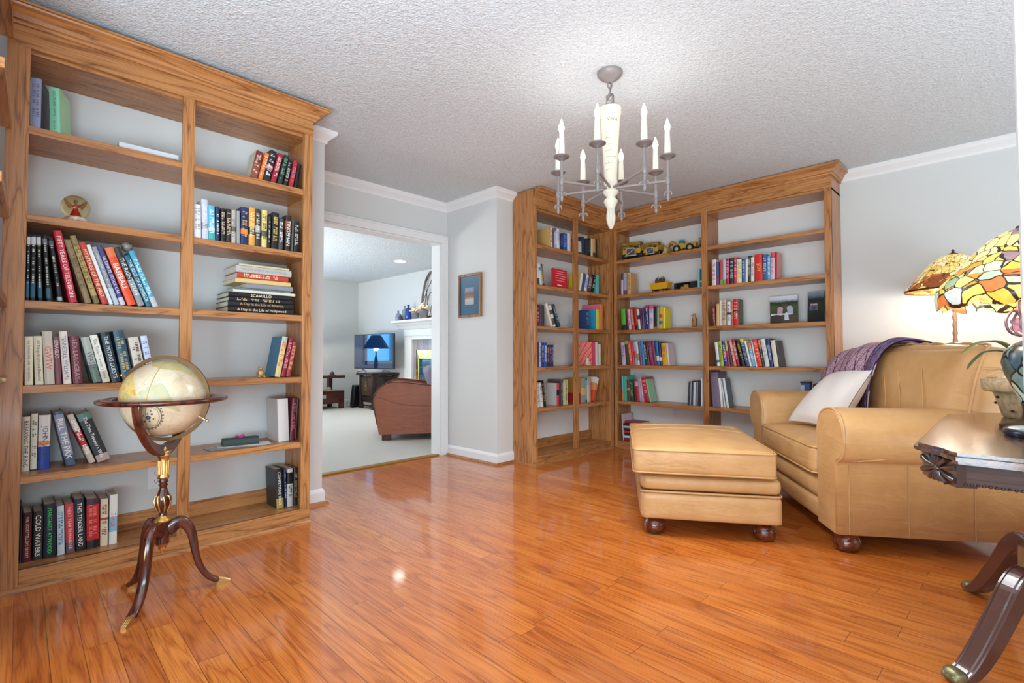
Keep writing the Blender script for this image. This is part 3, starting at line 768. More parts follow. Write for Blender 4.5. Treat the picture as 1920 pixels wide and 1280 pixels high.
 ('B3a', 'B', 4.53, 1.218, 'third shelf of back wall bookcase', '''
-2.8451|0.0476|0.2191|-2.55|0.149|0|5fb83c||0-0.25=24301c|||bright green book at row start
-2.8035|0.0235|0.2117|-4.00|0.144|0|3c2438|||||slim plum book
-2.7724|0.0268|0.2120|-5.42|0.144|0|e0b8c4|||a83a5a|~|pale pink book
-2.7306|0.0286|0.2299|-7.40|0.156|0|cc3c34|||f0d8d0|~|scarlet book
-2.6961|0.0285|0.2190|-5.58|0.149|0|a03a28||0-0.2=2a2424|||brick red book with dark foot
-2.6636|0.0248|0.2068|-6.04|0.141|0|dcd8d0||0.5-0.7=4c3c44|||white book with dark patch
-2.6382|0.0191|0.2095|-4.81|0.142|0|5c2c4c|||||narrow plum purple book
-2.6168|0.0190|0.2073|-3.27|0.141|0|6a4a8a|||||narrow violet book
-2.5945|0.0167|0.2184|-4.22|0.148|0|2c2c34|||||narrow black book among the purple ones
-2.5695|0.0243|0.2386|-3.91|0.162|0|2c3c8a||0.8-1=c03040|e0e0f0|~|tall navy book with red head
-2.5322|0.0416|0.2355|-0.69|0.160|0|d8d0e0||0.85-1=d85a7a|9a5a8a|~|tall lavender white book with pink head
-2.4908|0.0324|0.2192|0.93|0.149|0|22282c||0-0.1=d85a30|||black book with orange foot
-2.4607|0.0214|0.2104|0.36|0.143|0|8cb08c|||||sage green book
-2.4313|0.0330|0.2131|1.09|0.145|0|d8b030||0.2-0.35=3c6ab0,0.5-0.65=c84038|||rainbow striped book
-2.3980|0.0253|0.2032|0.07|0.120|0|e8d420|e6d62c||||bright yellow book with wide cover'''),
 ('B4a', 'B', 4.53, 0.857, 'fourth shelf of back wall bookcase', '''
-2.8474|0.0427|0.2314|-4.16|0.157|0|c8b8d0|||6a5a8a|~|lavender book at row start
-2.8024|0.0375|0.2510|-5.18|0.171|0|4a4434||0.85-1=8a9a5c|||dark olive book
-2.7632|0.0289|0.2365|-6.45|0.161|0|d8603c|||f0c8a8|~|vermilion book
-2.7343|0.0241|0.2386|-6.53|0.162|0|c83c40|||||slim scarlet book
-2.7050|0.0273|0.2397|-6.02|0.163|0|9aa0b8||0.3-0.6=c84858|||grey blue book with rose patch
-2.6770|0.0237|0.2395|-6.42|0.163|0|e0d8d0||0.2-0.5=7a9a5c|||white book with green patch
-2.6487|0.0258|0.2387|-6.34|0.162|0|8a4a6c||0.5-0.9=4c5c9a|||mauve and blue book
-2.6179|0.0288|0.2397|-7.00|0.163|0|3c88b8|||||sky blue book
-2.5878|0.0264|0.2378|-6.92|0.162|0|1c3c3c|||d0e0d8|~|blackish teal book
-2.5635|0.0175|0.2406|-5.71|0.164|0|8a2430|||||narrow dark red book
-2.5258|0.0356|0.2411|-7.85|0.164|0|7a3a5c|||c89ab0|~|wine purple book
-2.4905|0.0278|0.2364|-8.06|0.161|0|8a3c58|||||wine red book next to the purple one
-2.4583|0.0276|0.2328|-6.50|0.158|0|2c6ca8||0.2-0.4=d8dce0|||blue book with white band
-2.4328|0.0190|0.2332|-4.32|0.159|0|2c3c5c||0.2-0.35=e0e0e0|||narrow slate blue book with white band
-2.3886|0.0480|0.2178|-4.58|0.148|0|e0a83c|||a87020|~|golden yellow book
-2.3510|0.0186|0.2165|-5.52|0.120|0|e0ccd0|dcc8c8||||pale pink book with wide cover'''),
 ('B5a', 'B', 4.56, 0.49, 'fifth shelf of back wall bookcase', '''
-2.8859|0.0180|0.2551|-0.93|0.173|0|6ab0c0||0-0.4=d87a40|||thin teal and orange book
-2.8566|0.0358|0.2560|0.03|0.174|0|5ab098|||||sea green book
-2.8140|0.0306|0.2159|-2.32|0.147|0|5a4430||0.5-0.6=b89a60|||brown book
-2.7724|0.0383|0.2137|-4.08|0.145|0|3a4a30|||9aa87a|~|dark green leaning book
-2.7399|0.0219|0.2191|-4.53|0.149|0|201c20|||||slim black leaning book
-2.7072|0.0342|0.2233|-5.59|0.152|0|b82c3c||0.7-0.9=e0a0a0|||red patterned leaning book
-2.6769|0.0214|0.2384|-6.02|0.162|0|9aa0b4|||||grey blue leaning book
-2.6520|0.0213|0.2415|-6.69|0.164|0|d89ab0|||||pink leaning book
-2.5989|0.0414|0.2457|-11.52|0.167|0|c02834|||f0c0b0|~|bright red leaning book
-2.5657|0.0150|0.2315|-12.45|0.130|0|8cc098|94c49c||||pale green book with wide cover
-2.1735|0.0157|0.2187|3.46|0.149|0|26262c|||||thin black book leaning by the post
-2.1553|0.0166|0.2236|3.11|0.152|0|8a8a94|||||thin grey book
-2.1383|0.0156|0.2253|2.88|0.153|0|1c1c22|||||thin black book between grey and white
-2.1179|0.0213|0.2163|2.53|0.147|0|c8d0dc|||||pale blue white book
-2.0928|0.0211|0.2226|1.98|0.151|0|7a7a80|||||grey book near the post
-2.0603|0.0133|0.2270|0.02|0.154|0|2a2a30|||||thin black book near the post
-2.0423|0.0170|0.2544|0.32|0.173|0|e8e6e0|||||tall thin white book at the post'''),
 ('B2b', 'B', 4.53, 1.585, 'second shelf of back wall bookcase', '''
-1.9015|0.0376|0.2348|0.37|0.160|0|e0d0d0|||b84a5a|~|white book with red lettering
-1.8685|0.0203|0.2094|0.23|0.142|0|3c5c8a||0-0.3=8a3c7a|||blue and plum book
-1.8375|0.0268|0.2228|0.45|0.151|0|c84438||0-0.2=7a9a4c|||red book with green foot
-1.8091|0.0259|0.2223|0.55|0.151|0|a8c0dc||0-0.2=7a9a5c|||pale sky blue book
-1.7797|0.0277|0.2283|0.65|0.155|0|b02440|||f0c8c8|~|crimson book
-1.7446|0.0332|0.2270|0.41|0.154|0|262838|||c8c8d8|~|black navy book
-1.7122|0.0251|0.2324|0.43|0.158|0|c83c40||0.6-0.9=8a3c6c|f0d8a0|~|red and purple book
-1.6786|0.0383|0.2093|0.49|0.142|0|e0dcb4|||c8b060|~|cream yellow book
-1.6427|0.0271|0.2064|0.58|0.140|0|2c5c9c|||e0e8f0|~|medium blue book
-1.6179|0.0200|0.2029|0.85|0.138|0|dcd8cc|||||plain cream book
-1.5961|0.0186|0.2279|0.69|0.155|0|2c342c|||c8d0b8|~|blackish green book with pale lettering
-1.5695|0.0271|0.2111|1.03|0.144|0|e0d8d0|||8a8078|~|off white book
-1.5165|0.0618|0.2304|-0.76|0.157|0|d02c24|||e8c050|JOY|thick scarlet book with gold lettering
-1.4677|0.0310|0.2211|-0.04|0.150|0|2c5c90|||c8dcec|~|deep blue book
-1.4371|0.0254|0.2056|0.64|0.140|0|6a9cc4|||e8f0f4|~|light blue book
-1.4069|0.0292|0.2277|0.90|0.155|0|e0b8c0||0.8-1=c84a58|c03a50|~|pink white book
-1.3816|0.0156|0.2289|1.12|0.140|0|b83038|d89a8c||||red spined book with wide pink cover'''),
 ('B3b', 'B', 4.53, 1.218, 'third shelf of back wall bookcase', '''
-1.9054|0.0218|0.1837|-0.93|0.125|0|7a2824|||e0b0a0|~|short dark red book
-1.8721|0.0270|0.1979|0.59|0.135|0|d8b078|||||short tan book
-1.8479|0.0174|0.2249|0.68|0.153|0|d8d4c8|||||narrow cream book
-1.8166|0.0399|0.2308|0.15|0.157|0|c8b098|||7a5a50|~|pinkish beige book
-1.7743|0.0302|0.2107|0.46|0.143|0|e2e0dc||0.45-0.55=3a3a3a|1a1a1a|~|white book with black mark
-1.7456|0.0156|0.2152|0.30|0.146|0|c8583c|||f0d080|~|narrow orange red book
-1.7140|0.0424|0.2279|0.35|0.120|0|c42428|4a5a3c|0.48-0.56=1c1414|f0d0c0|~|red book with black diamond and green cover'''),
 ('B4b', 'B', 4.53, 0.857, 'fourth shelf of back wall bookcase', '''
-1.8703|0.0254|0.2162|-5.84|0.147|0|dfe3e4||0.15-0.25=4a6a9a|||white book at row start
-1.8381|0.0287|0.2225|-5.31|0.151|0|a8b848|||4a5a20|~|lime green book
-1.8007|0.0248|0.2154|-7.02|0.146|0|2c3c7a||0.4-0.6=d86a4c|e0e0f0|~|navy book with orange patch
-1.7758|0.0178|0.2274|-7.61|0.155|0|d8b058||0-0.6=b03058|||yellow and magenta book
-1.7535|0.0197|0.2255|-8.33|0.153|0|4a3c48|||||dusky purple book
-1.7242|0.0234|0.2403|-10.06|0.163|0|e8785c|||f8e0d0|~|coral pink book
-1.6975|0.0252|0.2360|-10.27|0.161|0|8a1c30|||f4e8e8|~|crimson book with white spots
-1.6517|0.0252|0.2309|-12.82|0.157|0|24282c|||b8c840|~|black book with lime lettering
-1.6181|0.0288|0.2419|-12.52|0.165|0|3c4c68||0.86-1=e0cc40|c8d0dc|~|slate book with yellow head
-1.5923|0.0178|0.2247|-12.14|0.153|0|e0e2e4|||||slim white leaning book
-1.5674|0.0260|0.2040|-10.62|0.139|0|7ab0d0||0.7-1=c8784c|e8f0f4|~|light blue leaning book
-1.5458|0.0114|0.2171|-10.11|0.148|0|e6e0dc|||||narrow white book beside the scarlet one
-1.5178|0.0349|0.2372|-10.96|0.161|0|e03824|||f8d0b0|~|bright scarlet leaning book
-1.4880|0.0173|0.2287|-9.82|0.156|0|2c4034||0.7-1=d8745c|c8d8c0|~|dark green book with coral head
-1.4581|0.0331|0.2346|-9.59|0.160|0|dcdeda|||9aa09a|~|wide white leaning book
-1.4265|0.0269|0.2362|-7.25|0.161|0|1e3468|||e8ecf4|LEONARDO|navy book with white lettering
-1.3891|0.0350|0.2217|-6.86|0.151|0|e2d8c4|||||cream leaning book
-1.3621|0.0150|0.2202|-7.18|0.140|0|3c3430|4a3e38||||dark brown book with wide patterned cover'''),
 ('B5b', 'B', 4.53, 0.49, 'fifth shelf of back wall bookcase', '''
-1.8936|0.0676|0.3100|-3.97|0.200|0|77687e||0.9-1=6a5c72|||tall thick dusty purple album
-1.8457|0.0210|0.2595|-4.62|0.176|0|e2e2e0|||||white book beside the purple album
-1.8184|0.0111|0.2316|-7.23|0.157|0|dcdcd4|||||short thin white book
-1.7930|0.0199|0.2607|-7.72|0.120|0|d8dce0|5a6470||||white spined book with photo cover'''),
]
counts = {}
for sid, fr, plane, zs, phrase, rows in SHELVES:
    for row in rows.strip().split('\n'):
        u, t, h, lean, d, rot, col, cov, bands, tcol, title, desc = row.split('|')
        u, t, h, lean, d, rot = map(float, (u, t, h, lean, d, rot)); a = R(lean)
        o = book(t, h, d, col, cov, bands, tcol, title)
        i = counts.get((fr, phrase), 0); counts[(fr, phrase)] = i + 1
        tag(o, '%s, %s on %s' % (desc, nth(i), phrase), 'book', 'books on ' + phrase)
        z = zs + (t / 2) * abs(math.sin(a)) + .0006 + (.002 if sid in ('B2b', 'B3b', 'B4b', 'B5b') else 0)
        rz = R(90 if fr != 'B' else 0)
        loc = (plane, u, z) if fr != 'B' else (u, plane, z)
        o.matrix_world = Matrix.Translation(loc) @ Matrix.Rotation(rz + R(rot), 4, 'Z') @ Matrix.Rotation(a, 4, 'Y')

# ---------------------------------------------------------------- horizontal stack of books and small things on the globe bookcase
Z3 = 1.192
stack = [ # from the bottom: y0, y1, thickness, cover, lettering colour, lettering, description
 (.845, 1.189, .030, '17181c', 'e8dcc0', 'A Day in the Life of Hollywood', 'black book with pale lettering at bottom of the stack'),
 (.845, 1.189, .029, '191a1e', 'd8a878', 'A Day in the Life of America', 'black book with copper lettering, second from bottom of the stack'),
 (.848, 1.180, .022, '1c1d22', 'c8b48a', '~', 'black book with small gilt lettering in middle of black stack'),
 (.846, 1.174, .025, '17181b', 'f0e4c8', 'SCAVULLO', 'black book with centred cream capitals, topmost black one of stack'),
 (.868, 1.196, .016, 'd8d4c8', '', '', 'thin white book lying on the black books of the stack'),
 (.895, 1.170, .009, '6f8480', '', '', 'very thin grey green book in the stack'),
 (.930, 1.182, .027, '8a8a92', '', '', 'plain grey book in the middle of the stack'),
 (.878, 1.170, .024, 'd8bc7c', '', '', 'pale yellow book under the red one in the stack'),
 (.888, 1.155, .030, 'b8402c', 'f0d8b8', '~', 'red book with cream lettering lying in the stack'),
 (.882, 1.174, .036, 'b8b6b0', '8a8884', "VANITY FAIR'S HOLLYWOOD", 'thick light grey book near top of the stack'),
 (.897, 1.162, .012, 'cfc49a', '', '', 'thin cream book on top of the stack')]
z = Z3 + .0008
for y0, y1, t, c, tc, ti, lab in stack:
    o = book(t, y1 - y0, .215, c, '', '', tc, ti)
    o.matrix_world = Matrix.Translation((-2.935 - rnd.uniform(0, .008), y1, z + t / 2)) @ Matrix.Rotation(R(90), 4, 'Z') @ Matrix.Rotation(R(-90), 4, 'Y')
    tag(o, lab, 'book', 'books lying in a stack on globe bookcase')
    z += t + .0006

def marble(h1, h2, name):
    m, N, L, B = newmat(name)
    L.new(ramp(N, L, noise(N, L, mapping(N, L, (1, 1, 1)), 60., 4.), [(.35, h1), (.6, h2)]), B.inputs['Base Color'])
    B.inputs['Roughness'].default_value = .4
    return m

o = MB().ball((0, 0, 0), .0235, 20, 14).build('stone_ball', marble('4f4844', '8d8580', 'grey_stone'), loc=(-2.965, .415, 1.4745))
tag(o, 'small grey stone ball resting on the sky blue book', 'ball')

t = thing('white_box', 'flat white open frame box lying on the top shelf by oak post', 'box', (-3.0, .52, 1.9255))
MB().box(-.06, .06, -.14, .085, 0, .02).build('tray', plain('dadada', .4), t, .002)
m = MB()
for (a, b, c, d) in ((-.066, -.058, -.146, .091), (.058, .066, -.146, .091), (-.058, .058, -.146, -.138), (-.058, .058, .083, .091)): m.box(a, b, c, d, 0, .032)
m.build('rim', plain('c8ccd0', .25), t, .001)

# water globe with a winged figure in red
GLASS = plain('ffffff', .03, 0, .5, trans=1., ior=1.33, name='clear_glass')
t = thing('snow_globe', 'glass water globe with red robed winged figure on white base', 'snow globe', (-3.01, .232, 1.556))
MB().lathe([(.040, 0), (.043, .006), (.040, .012), (.043, .018), (.036, .030), (.030, .034)], 28).build('base', marble('e8e0d0', 'c08a70', 'painted_china'), t)
o = MB().ball((0, 0, .078), .053, 32, 20).build('glass_dome', plain('f4e4b0', .02, trans=1., ior=1.30, name='amber_glass'), t)
red = plain('b8281c', .4); gold = plain('8a5a30', .4)
fg = MB().lathe([(.001, .030), (.022, .032), (.018, .045), (.009, .066), (.006, .074), (.008, .082), (.004, .09), (.001, .092)], 14).build('figure', red, t)
m = MB().ball((0, 0, .098), .0065, 12, 8)
m.tube([(0, .004, .083), (.004, .014, .088), (.010, .020, .092)], .0025, 6)
m.build('head_and_arm', gold, fg)
m = MB()
for s in (-1, 1):
    m.add([(-.004, -.003 * s, .082), (-.010, -.030 * s, .108), (-.010, -.026 * s, .090), (-.008, -.018 * s, .074)], [(0, 1, 2, 3)])
m.build('wing', gold, fg, solid=.002)

def teddy(name, label, loc, rz, s, mat, cat):
    t = thing(name, label, cat, loc, rz)
    m = MB().ball((0, 0, .38 * s), .30 * s, 14, 10, sc=(1, .85, 1.2)).ball((0, 0, .82 * s), .20 * s, 14, 10).ball((0, -.17 * s, .78 * s), .08 * s, 10, 8)
    for k in (-1, 1):
        m.ball((k * .15 * s, 0, .99 * s), .07 * s, 10, 8)
        m.tube([(k * .25 * s, -.02 * s, .55 * s), (k * .34 * s, -.14 * s, .42 * s), (k * .22 * s, -.28 * s, .36 * s)], [.08 * s, .075 * s, .07 * s], 8)
        m.tube([(k * .16 * s, -.05 * s, .14 * s), (k * .22 * s, -.25 * s, .10 * s), (k * .22 * s, -.38 * s, .12 * s)], [.11 * s, .10 * s, .085 * s], 8)
    m.build('body', mat, t)
    MB().ball((0, -.245 * s, .80 * s), .028 * s, 8, 6).ball((-.07 * s, -.175 * s, .87 * s), .022 * s, 8, 6).ball((.07 * s, -.175 * s, .87 * s), .022 * s, 8, 6).build('nose_and_eyes', BLACK, t)
    return t
teddy('figurine', 'tiny brass seated figurine beside the blue covered book', (-2.955, 1.016, .839), R(90), .060, plain('c8a070', .35, .5), 'figurine')

t = thing('ribbon_box', 'dark green wrapped oblong box with pink ribbon on a fan of papers', 'gift box', (-3.04, .945, .471), R(83))
m = MB()
sec = [(-.032, 0), (-.034, .012), (-.028, .034), (-.020, .040), (.020, .040), (.030, .030), (.034, .010), (.030, 0)]
m.prism(sec, 0, -.088, .088)
m.build('box', plain('34403f', .6, bump=.2, bscale=60.), t, .004)
m = MB()
m.box(-.012, .004, -.036, .036, .0405, .0425)
for s in (-1, 1): m.tube([(-.004, 0, .043), (s * .016 - .004, .008 * s, .054), (s * .024 - .004, -.006, .046), (-.004, 0, .043)], .0035, 6, flat=.4)
m.build('ribbon', plain('c8308a', .5), t)
for k, (a, dx, dy) in enumerate(((83, -3.02, .93), (96, -3.01, .90), (78, -3.03, .96))):
    o = MB().box(-.13, .13, -.05, .05, 0, .0011).build('paper_sheet', plain(('cfd2d4', '9aa0a4', 'e0ded8')[k], .7), loc=(dx, dy, .4672 + k * .0012))
    o.rotation_euler = (0, 0, R(a))
    tag(o, ('pale blue grey leaflet at the bottom under the ribbon box', 'darker grey leaflet between two pale ones under ribbon box', 'white leaflet directly under the dark ribbon box')[k], 'paper', 'papers under the ribbon box')

t = thing('door_knob', 'ivory and brass knob at the near bookcase edge beside cream books', 'knob', (-2.853, .011, .865), R(90))
MB().lathe([(.004, 0), (.011, .004), (.0115, .016), (.006, .022), (.009, .030), (.012, .038), (.008, .046), (.001, .048)], 20).build('knob', plain('d8c89a', .3, .3), t).rotation_euler = (R(90), 0, 0)
MB().box(-.010, .010, -.002, .047, -.010, .010).build('bracket', plain('a89468', .4, .6), t, .002)

# ---------------------------------------------------------------- floor globe
GL = (-2.42, .470)
t = thing('floor_globe', 'antique style world globe on mahogany tripod stand with brass mounts', 'globe', (GL[0], GL[1], 0))
def globe_mat():
    m, N, L, B = newmat('globe_map')
    v = mapping(N, L, (1, 1, 1))
    base = ramp(N, L, noise(N, L, v, 9., 4.), [(.3, 'bfa684'), (.55, 'd4c4a8'), (.8, 'ccac84')])
    tx = N.new('ShaderNodeVectorMath'); tx.operation = 'NORMALIZE'; L.new(v, tx.inputs[0])
    sp = N.new('ShaderNodeSeparateXYZ'); L.new(tx.outputs[0], sp.inputs[0])
    lon = math_n(N, L, 'ARCTAN2', sp.outputs[1], sp.outputs[0]); lat = math_n(N, L, 'ARCSINE', sp.outputs[2])
    lines = None
    for c in (lon, lat):
        f = math_n(N, L, 'ABSOLUTE', math_n(N, L, 'SUBTRACT', math_n(N, L, 'FRACT', math_n(N, L, 'MULTIPLY', c, 6 / math.pi)), .5))
        q = math_n(N, L, 'LESS_THAN', f, .008)
        lines = q if lines is None else math_n(N, L, 'MAXIMUM', lines, q)
    col = mixc(N, L, 'MIX', math_n(N, L, 'MULTIPLY', lines, .5), base, 'a88a58')
    speck = noise(N, L, v, 190., 2.)
    col = mixc(N, L, 'MIX', math_n(N, L, 'MULTIPLY', math_n(N, L, 'GREATER_THAN', speck, .66), .45), col, '8a7a66')
    L.new(col, B.inputs['Base Color']); B.inputs['Roughness'].default_value = .22; B.inputs['Coat Weight'].default_value = .4
    return m
GM = globe_mat()
def land_mat(a, b, c):
    m, N, L, B = newmat('land_map')
    L.new(ramp(N, L, noise(N, L, mapping(N, L, (1, 1, 1)), 28., 5., .65), [(.35, a), (.5, b), (.66, c)]), B.inputs['Base Color'])
    B.inputs['Roughness'].default_value = .25
    return m
GC = Vector((0, 0, .79)); GR = .150
# pole axis: up to the left, down to the right, nearly square to the photographer
view = Vector((-GL[0], -GL[1], 0)).normalized(); lft = Vector((view.y, -view.x, 0)); lft = -lft if lft.dot(Vector((0, -1, 0))) < 0 else lft
axis = (lft * .80 + Vector((0, 0, 1)) * .52 - view * .42).normalized()
east = axis.cross(view).normalized(); front = east.cross(axis).normalized()
GMtx = Matrix((( front.x, east.x, axis.x, GC.x), (front.y, east.y, axis.y, GC.y), (front.z, east.z, axis.z, GC.z), (0, 0, 0, 1)))
b = MB().ball((0, 0, 0), GR, 96, 64).build('globe_ball', GM, t); b.matrix_local = GMtx
LANDS = [ # lon, lat outlines, in degrees; lon 0 faces the room
 ([(-34, 62), (-20, 70), (8, 66), (22, 52), (16, 44), (6, 36), (0, 26), (-6, 16), (-12, 12), (-20, 18), (-28, 28), (-40, 42), (-50, 56)], ('c88a38', 'd8b46c', '98986a')),
 ([(-6, 10), (8, 6), (20, -6), (14, -20), (6, -32), (-2, -46), (-8, -50), (-8, -30), (-14, -12), (-14, 2)], ('c4ac7c', 'b0b094', 'ccaa60')),
 ([(24, 74), (44, 78), (56, 68), (44, 60), (32, 62)], ('d8d2bc', 'c0c0a0', 'b8a878')),
 ([(-128, 70), (-100, 72), (-78, 66), (-66, 54), (-78, 48), (-88, 36), (-98, 24), (-112, 20), (-120, 34), (-136, 44), (-150, 58)], ('8a7440', 'b09450', '6a6a48')),
 ([(50, 36), (66, 34), (84, 12), (78, -6), (72, -24), (62, -28), (54, -8), (44, 2), (38, 16), (40, 30)], ('c0a464', 'b0ac84', 'ccb074')),
 ([(-108, -12), (-88, -14), (-84, -30), (-98, -38), (-112, -30)], ('c09048', 'd0a860', 'a08a50'))]
for pts, cols in LANDS:
    m = MB(); P = [Vector((a, c)) for a, c in pts]; cen = sum(P, Vector((0, 0))) / len(P); dense = []
    for i in range(len(P)):
        for k in range(5):
            q = P[i].lerp(P[(i + 1) % len(P)], k / 5); dense.append(cen + (q - cen) * rnd.uniform(.90, 1.06))
    def sph(q): 
        lo, la = R(q.x), R(q.y); return (1.006 * GR * math.cos(la) * math.cos(lo), 1.006 * GR * math.cos(la) * math.sin(lo), 1.006 * GR * math.sin(la))
    n = len(dense); vs = []
    for k in range(17): vs += [sph(cen.lerp(q, k / 16)) for q in dense]
    fs = [(k * n + i, k * n + (i + 1) % n, (k + 1) * n + (i + 1) % n, (k + 1) * n + i) for k in range(16) for i in range(n)]
    m.add(vs, [f[::-1] for f in fs], 0, True)
    m.build('continent', land_mat(*cols), b)
m = MB()   # cartouche: oval title with a ring of scrolls
for rr, w in ((.34, .012), (.285, .005)):
    m.tube([(1.006 * GR * math.cos(R(-17) + rr * .8 * math.sin(a)) * math.cos(R(-34) + rr * 1.1 * math.cos(a)), 1.006 * GR * math.cos(R(-17) + rr * .8 * math.sin(a)) * math.sin(R(-34) + rr * 1.1 * math.cos(a)), 1.006 * GR * math.sin(R(-17) + rr * .8 * math.sin(a))) for a in [2 * math.pi * k / 40 for k in range(40)]], w * GR, 6, closed=True)
m.build('cartouche', plain('6a6444', .4), b)
m = MB()
def on_globe(lo, la, f=1.0): return (f * GR * math.cos(R(la)) * math.cos(R(lo)), f * GR * math.cos(R(la)) * math.sin(R(lo)), f * GR * math.sin(R(la)))
for dlo, dla, r in ((1, 0, .0085), (-8, 3, .005), (-5, -3, .0035), (8, -2, .004), (6, 3, .003), (12, 1, .0025), (-12, 0, .0025), (1, 6.5, .003), (1, -6.5, .003)):
    m.ball(on_globe(-34 + dlo, -17 + dla), r, 10, 6)
for q in range(24):
    w_ = 2 * math.pi * q / 24; m.ball(on_globe(-34 + 24 * math.cos(w_) * 1.0, -17 + 17.5 * math.sin(w_)), .0032, 6, 4)
m.build('emblem', plain('4a4c58', .4), b)
m = MB().tube([(1.003 * GR * math.cos(a) * front.x * 0 + 1.003 * GR * math.cos(a), 1.003 * GR * math.sin(a) * .92, 1.003 * GR * math.sin(a) * .39) for a in [2 * math.pi * k / 64 for k in range(64)]], .0011, 5, closed=True)
m.build('ecliptic_line', plain('a8842c', .4), b)
# meridian ring in the plane of the axis and the vertical
side = axis.cross(Vector((0, 0, 1))).normalized(); e2 = axis.cross(side).normalized()
def ringsec(r0, r1, w, fn_r, seg=72):
    m = MB()
    def f(u, v):
        a = 2 * math.pi * u; k = int(round(v * 4)) % 4
        rr, hh = ((r0, -w), (r1, -w), (r1, w), (r0, w))[k]
        return fn_r(a, rr, hh)
    return m.grid(f, seg, 4, 0, False, cu=True, cv=True)
ringsec(.157, .171, .004, lambda a, r, h: tuple(GC + axis * (r * math.cos(a)) + e2 * (r * math.sin(a)) + side * h)).build('meridian_ring', plain('6a4e2a', .42, .45, name='antique_bronze'), t)
for s in (1, -1):
    m = MB().tube([tuple(GC + axis * (s * x)) for x in (.148, .172, .182)], [.0045, .0045, .003], 10); m.ball(tuple(GC + axis * (s * .186)), .0065, 12, 8)
    m.build('pole_pin', BRASS, t)
# horizon ring
MB().lathe([(.170, .778), (.172, .774), (.200, .773), (.216, .777), (.222, .784), (.219, .791), (.205, .794), (.172, .792), (.170, .778)], 72, caps=False).build('horizon_ring', MAHOG, t, weld=True)
# yoke: half hoop under the ring
yd = (view * .89 + lft * .46).normalized(); yn = Vector((-yd.y, yd.x, 0))
m = MB()
def yk(u, v):
    a = math.pi * u; k = int(round(v * 4)) % 4
    th = .017 + .028 * math.sin(a) ** 6
    rr, hh = ((.176, -.014), (.176 + th, -.014), (.176 + th, .014), (.176, .014))[k]
    return tuple(Vector((0, 0, .782)) + yd * (rr * math.cos(a)) - Vector((0, 0, 1)) * (rr * math.sin(a)) + yn * hh)
m.grid(yk, 40, 4, 0, False, cv=True)
m.build('yoke', MAHOG, t, .003)
# column
MB().lathe([(.013, .470), (.020, .472), (.021, .480), (.017, .486), (.018, .545), (.019, .556), (.024, .560), (.026, .566), (.020, .572), (.026, .578), (.016, .583)], 32).build('brass_collar', BRASS, t)
m = MB()
for k in range(14):
    a = 2 * math.pi * k / 14; m.tube([(.0185 * math.cos(a), .0185 * math.sin(a), .490), (.0185 * math.cos(a), .0185 * math.sin(a), .543)], .0022, 6)
m.lathe([(.010, .582), (.012, .590), (.006, .603), (.001, .607)], 16, c=(view.x * .018, view.y * .018, 0))
m.build('fluting', BRASS, t)
MB().lathe([(.016, .325), (.013, .335), (.014, .345), (.022, .360), (.0265, .378), (.023, .402), (.014, .430), (.012, .440), (.017, .446), (.012, .452), (.018, .460), (.013, .470)], 32).build('turned_column', MAHOG, t)
m = MB()
for k in range(8):
    a = 2 * math.pi * k / 8
    pth = [((r_ + .002) * math.cos(a + q), (r_ + .002) * math.sin(a + q), z_) for r_, z_, q in ((.015, .342, 0), (.022, .358, .05), (.0268, .378, .0), (.0245, .398, -.12), (.019, .405, -.2))]
    m.tube(bez(pth, 4), [.0036] * 5 + [.0032] * 12, 6)
m.build('acanthus_leaf_mount', BRASS, t)
MB().lathe([(.024, .300), (.030, .304), (.029, .310), (.016, .318), (.014, .326)], 24).build('column_foot', plain('c09048', .35, .8), t)
MB().lathe([(.0245, .215), (.0245, .302)], 8).build('hub', MAHOG, t)
MB().lathe([(.002, .172), (.007, .180), (.005, .186), (.014, .196), (.012, .202), (.020, .208), (.024, .216)], 20).build('drop_finial', BRASS, t)
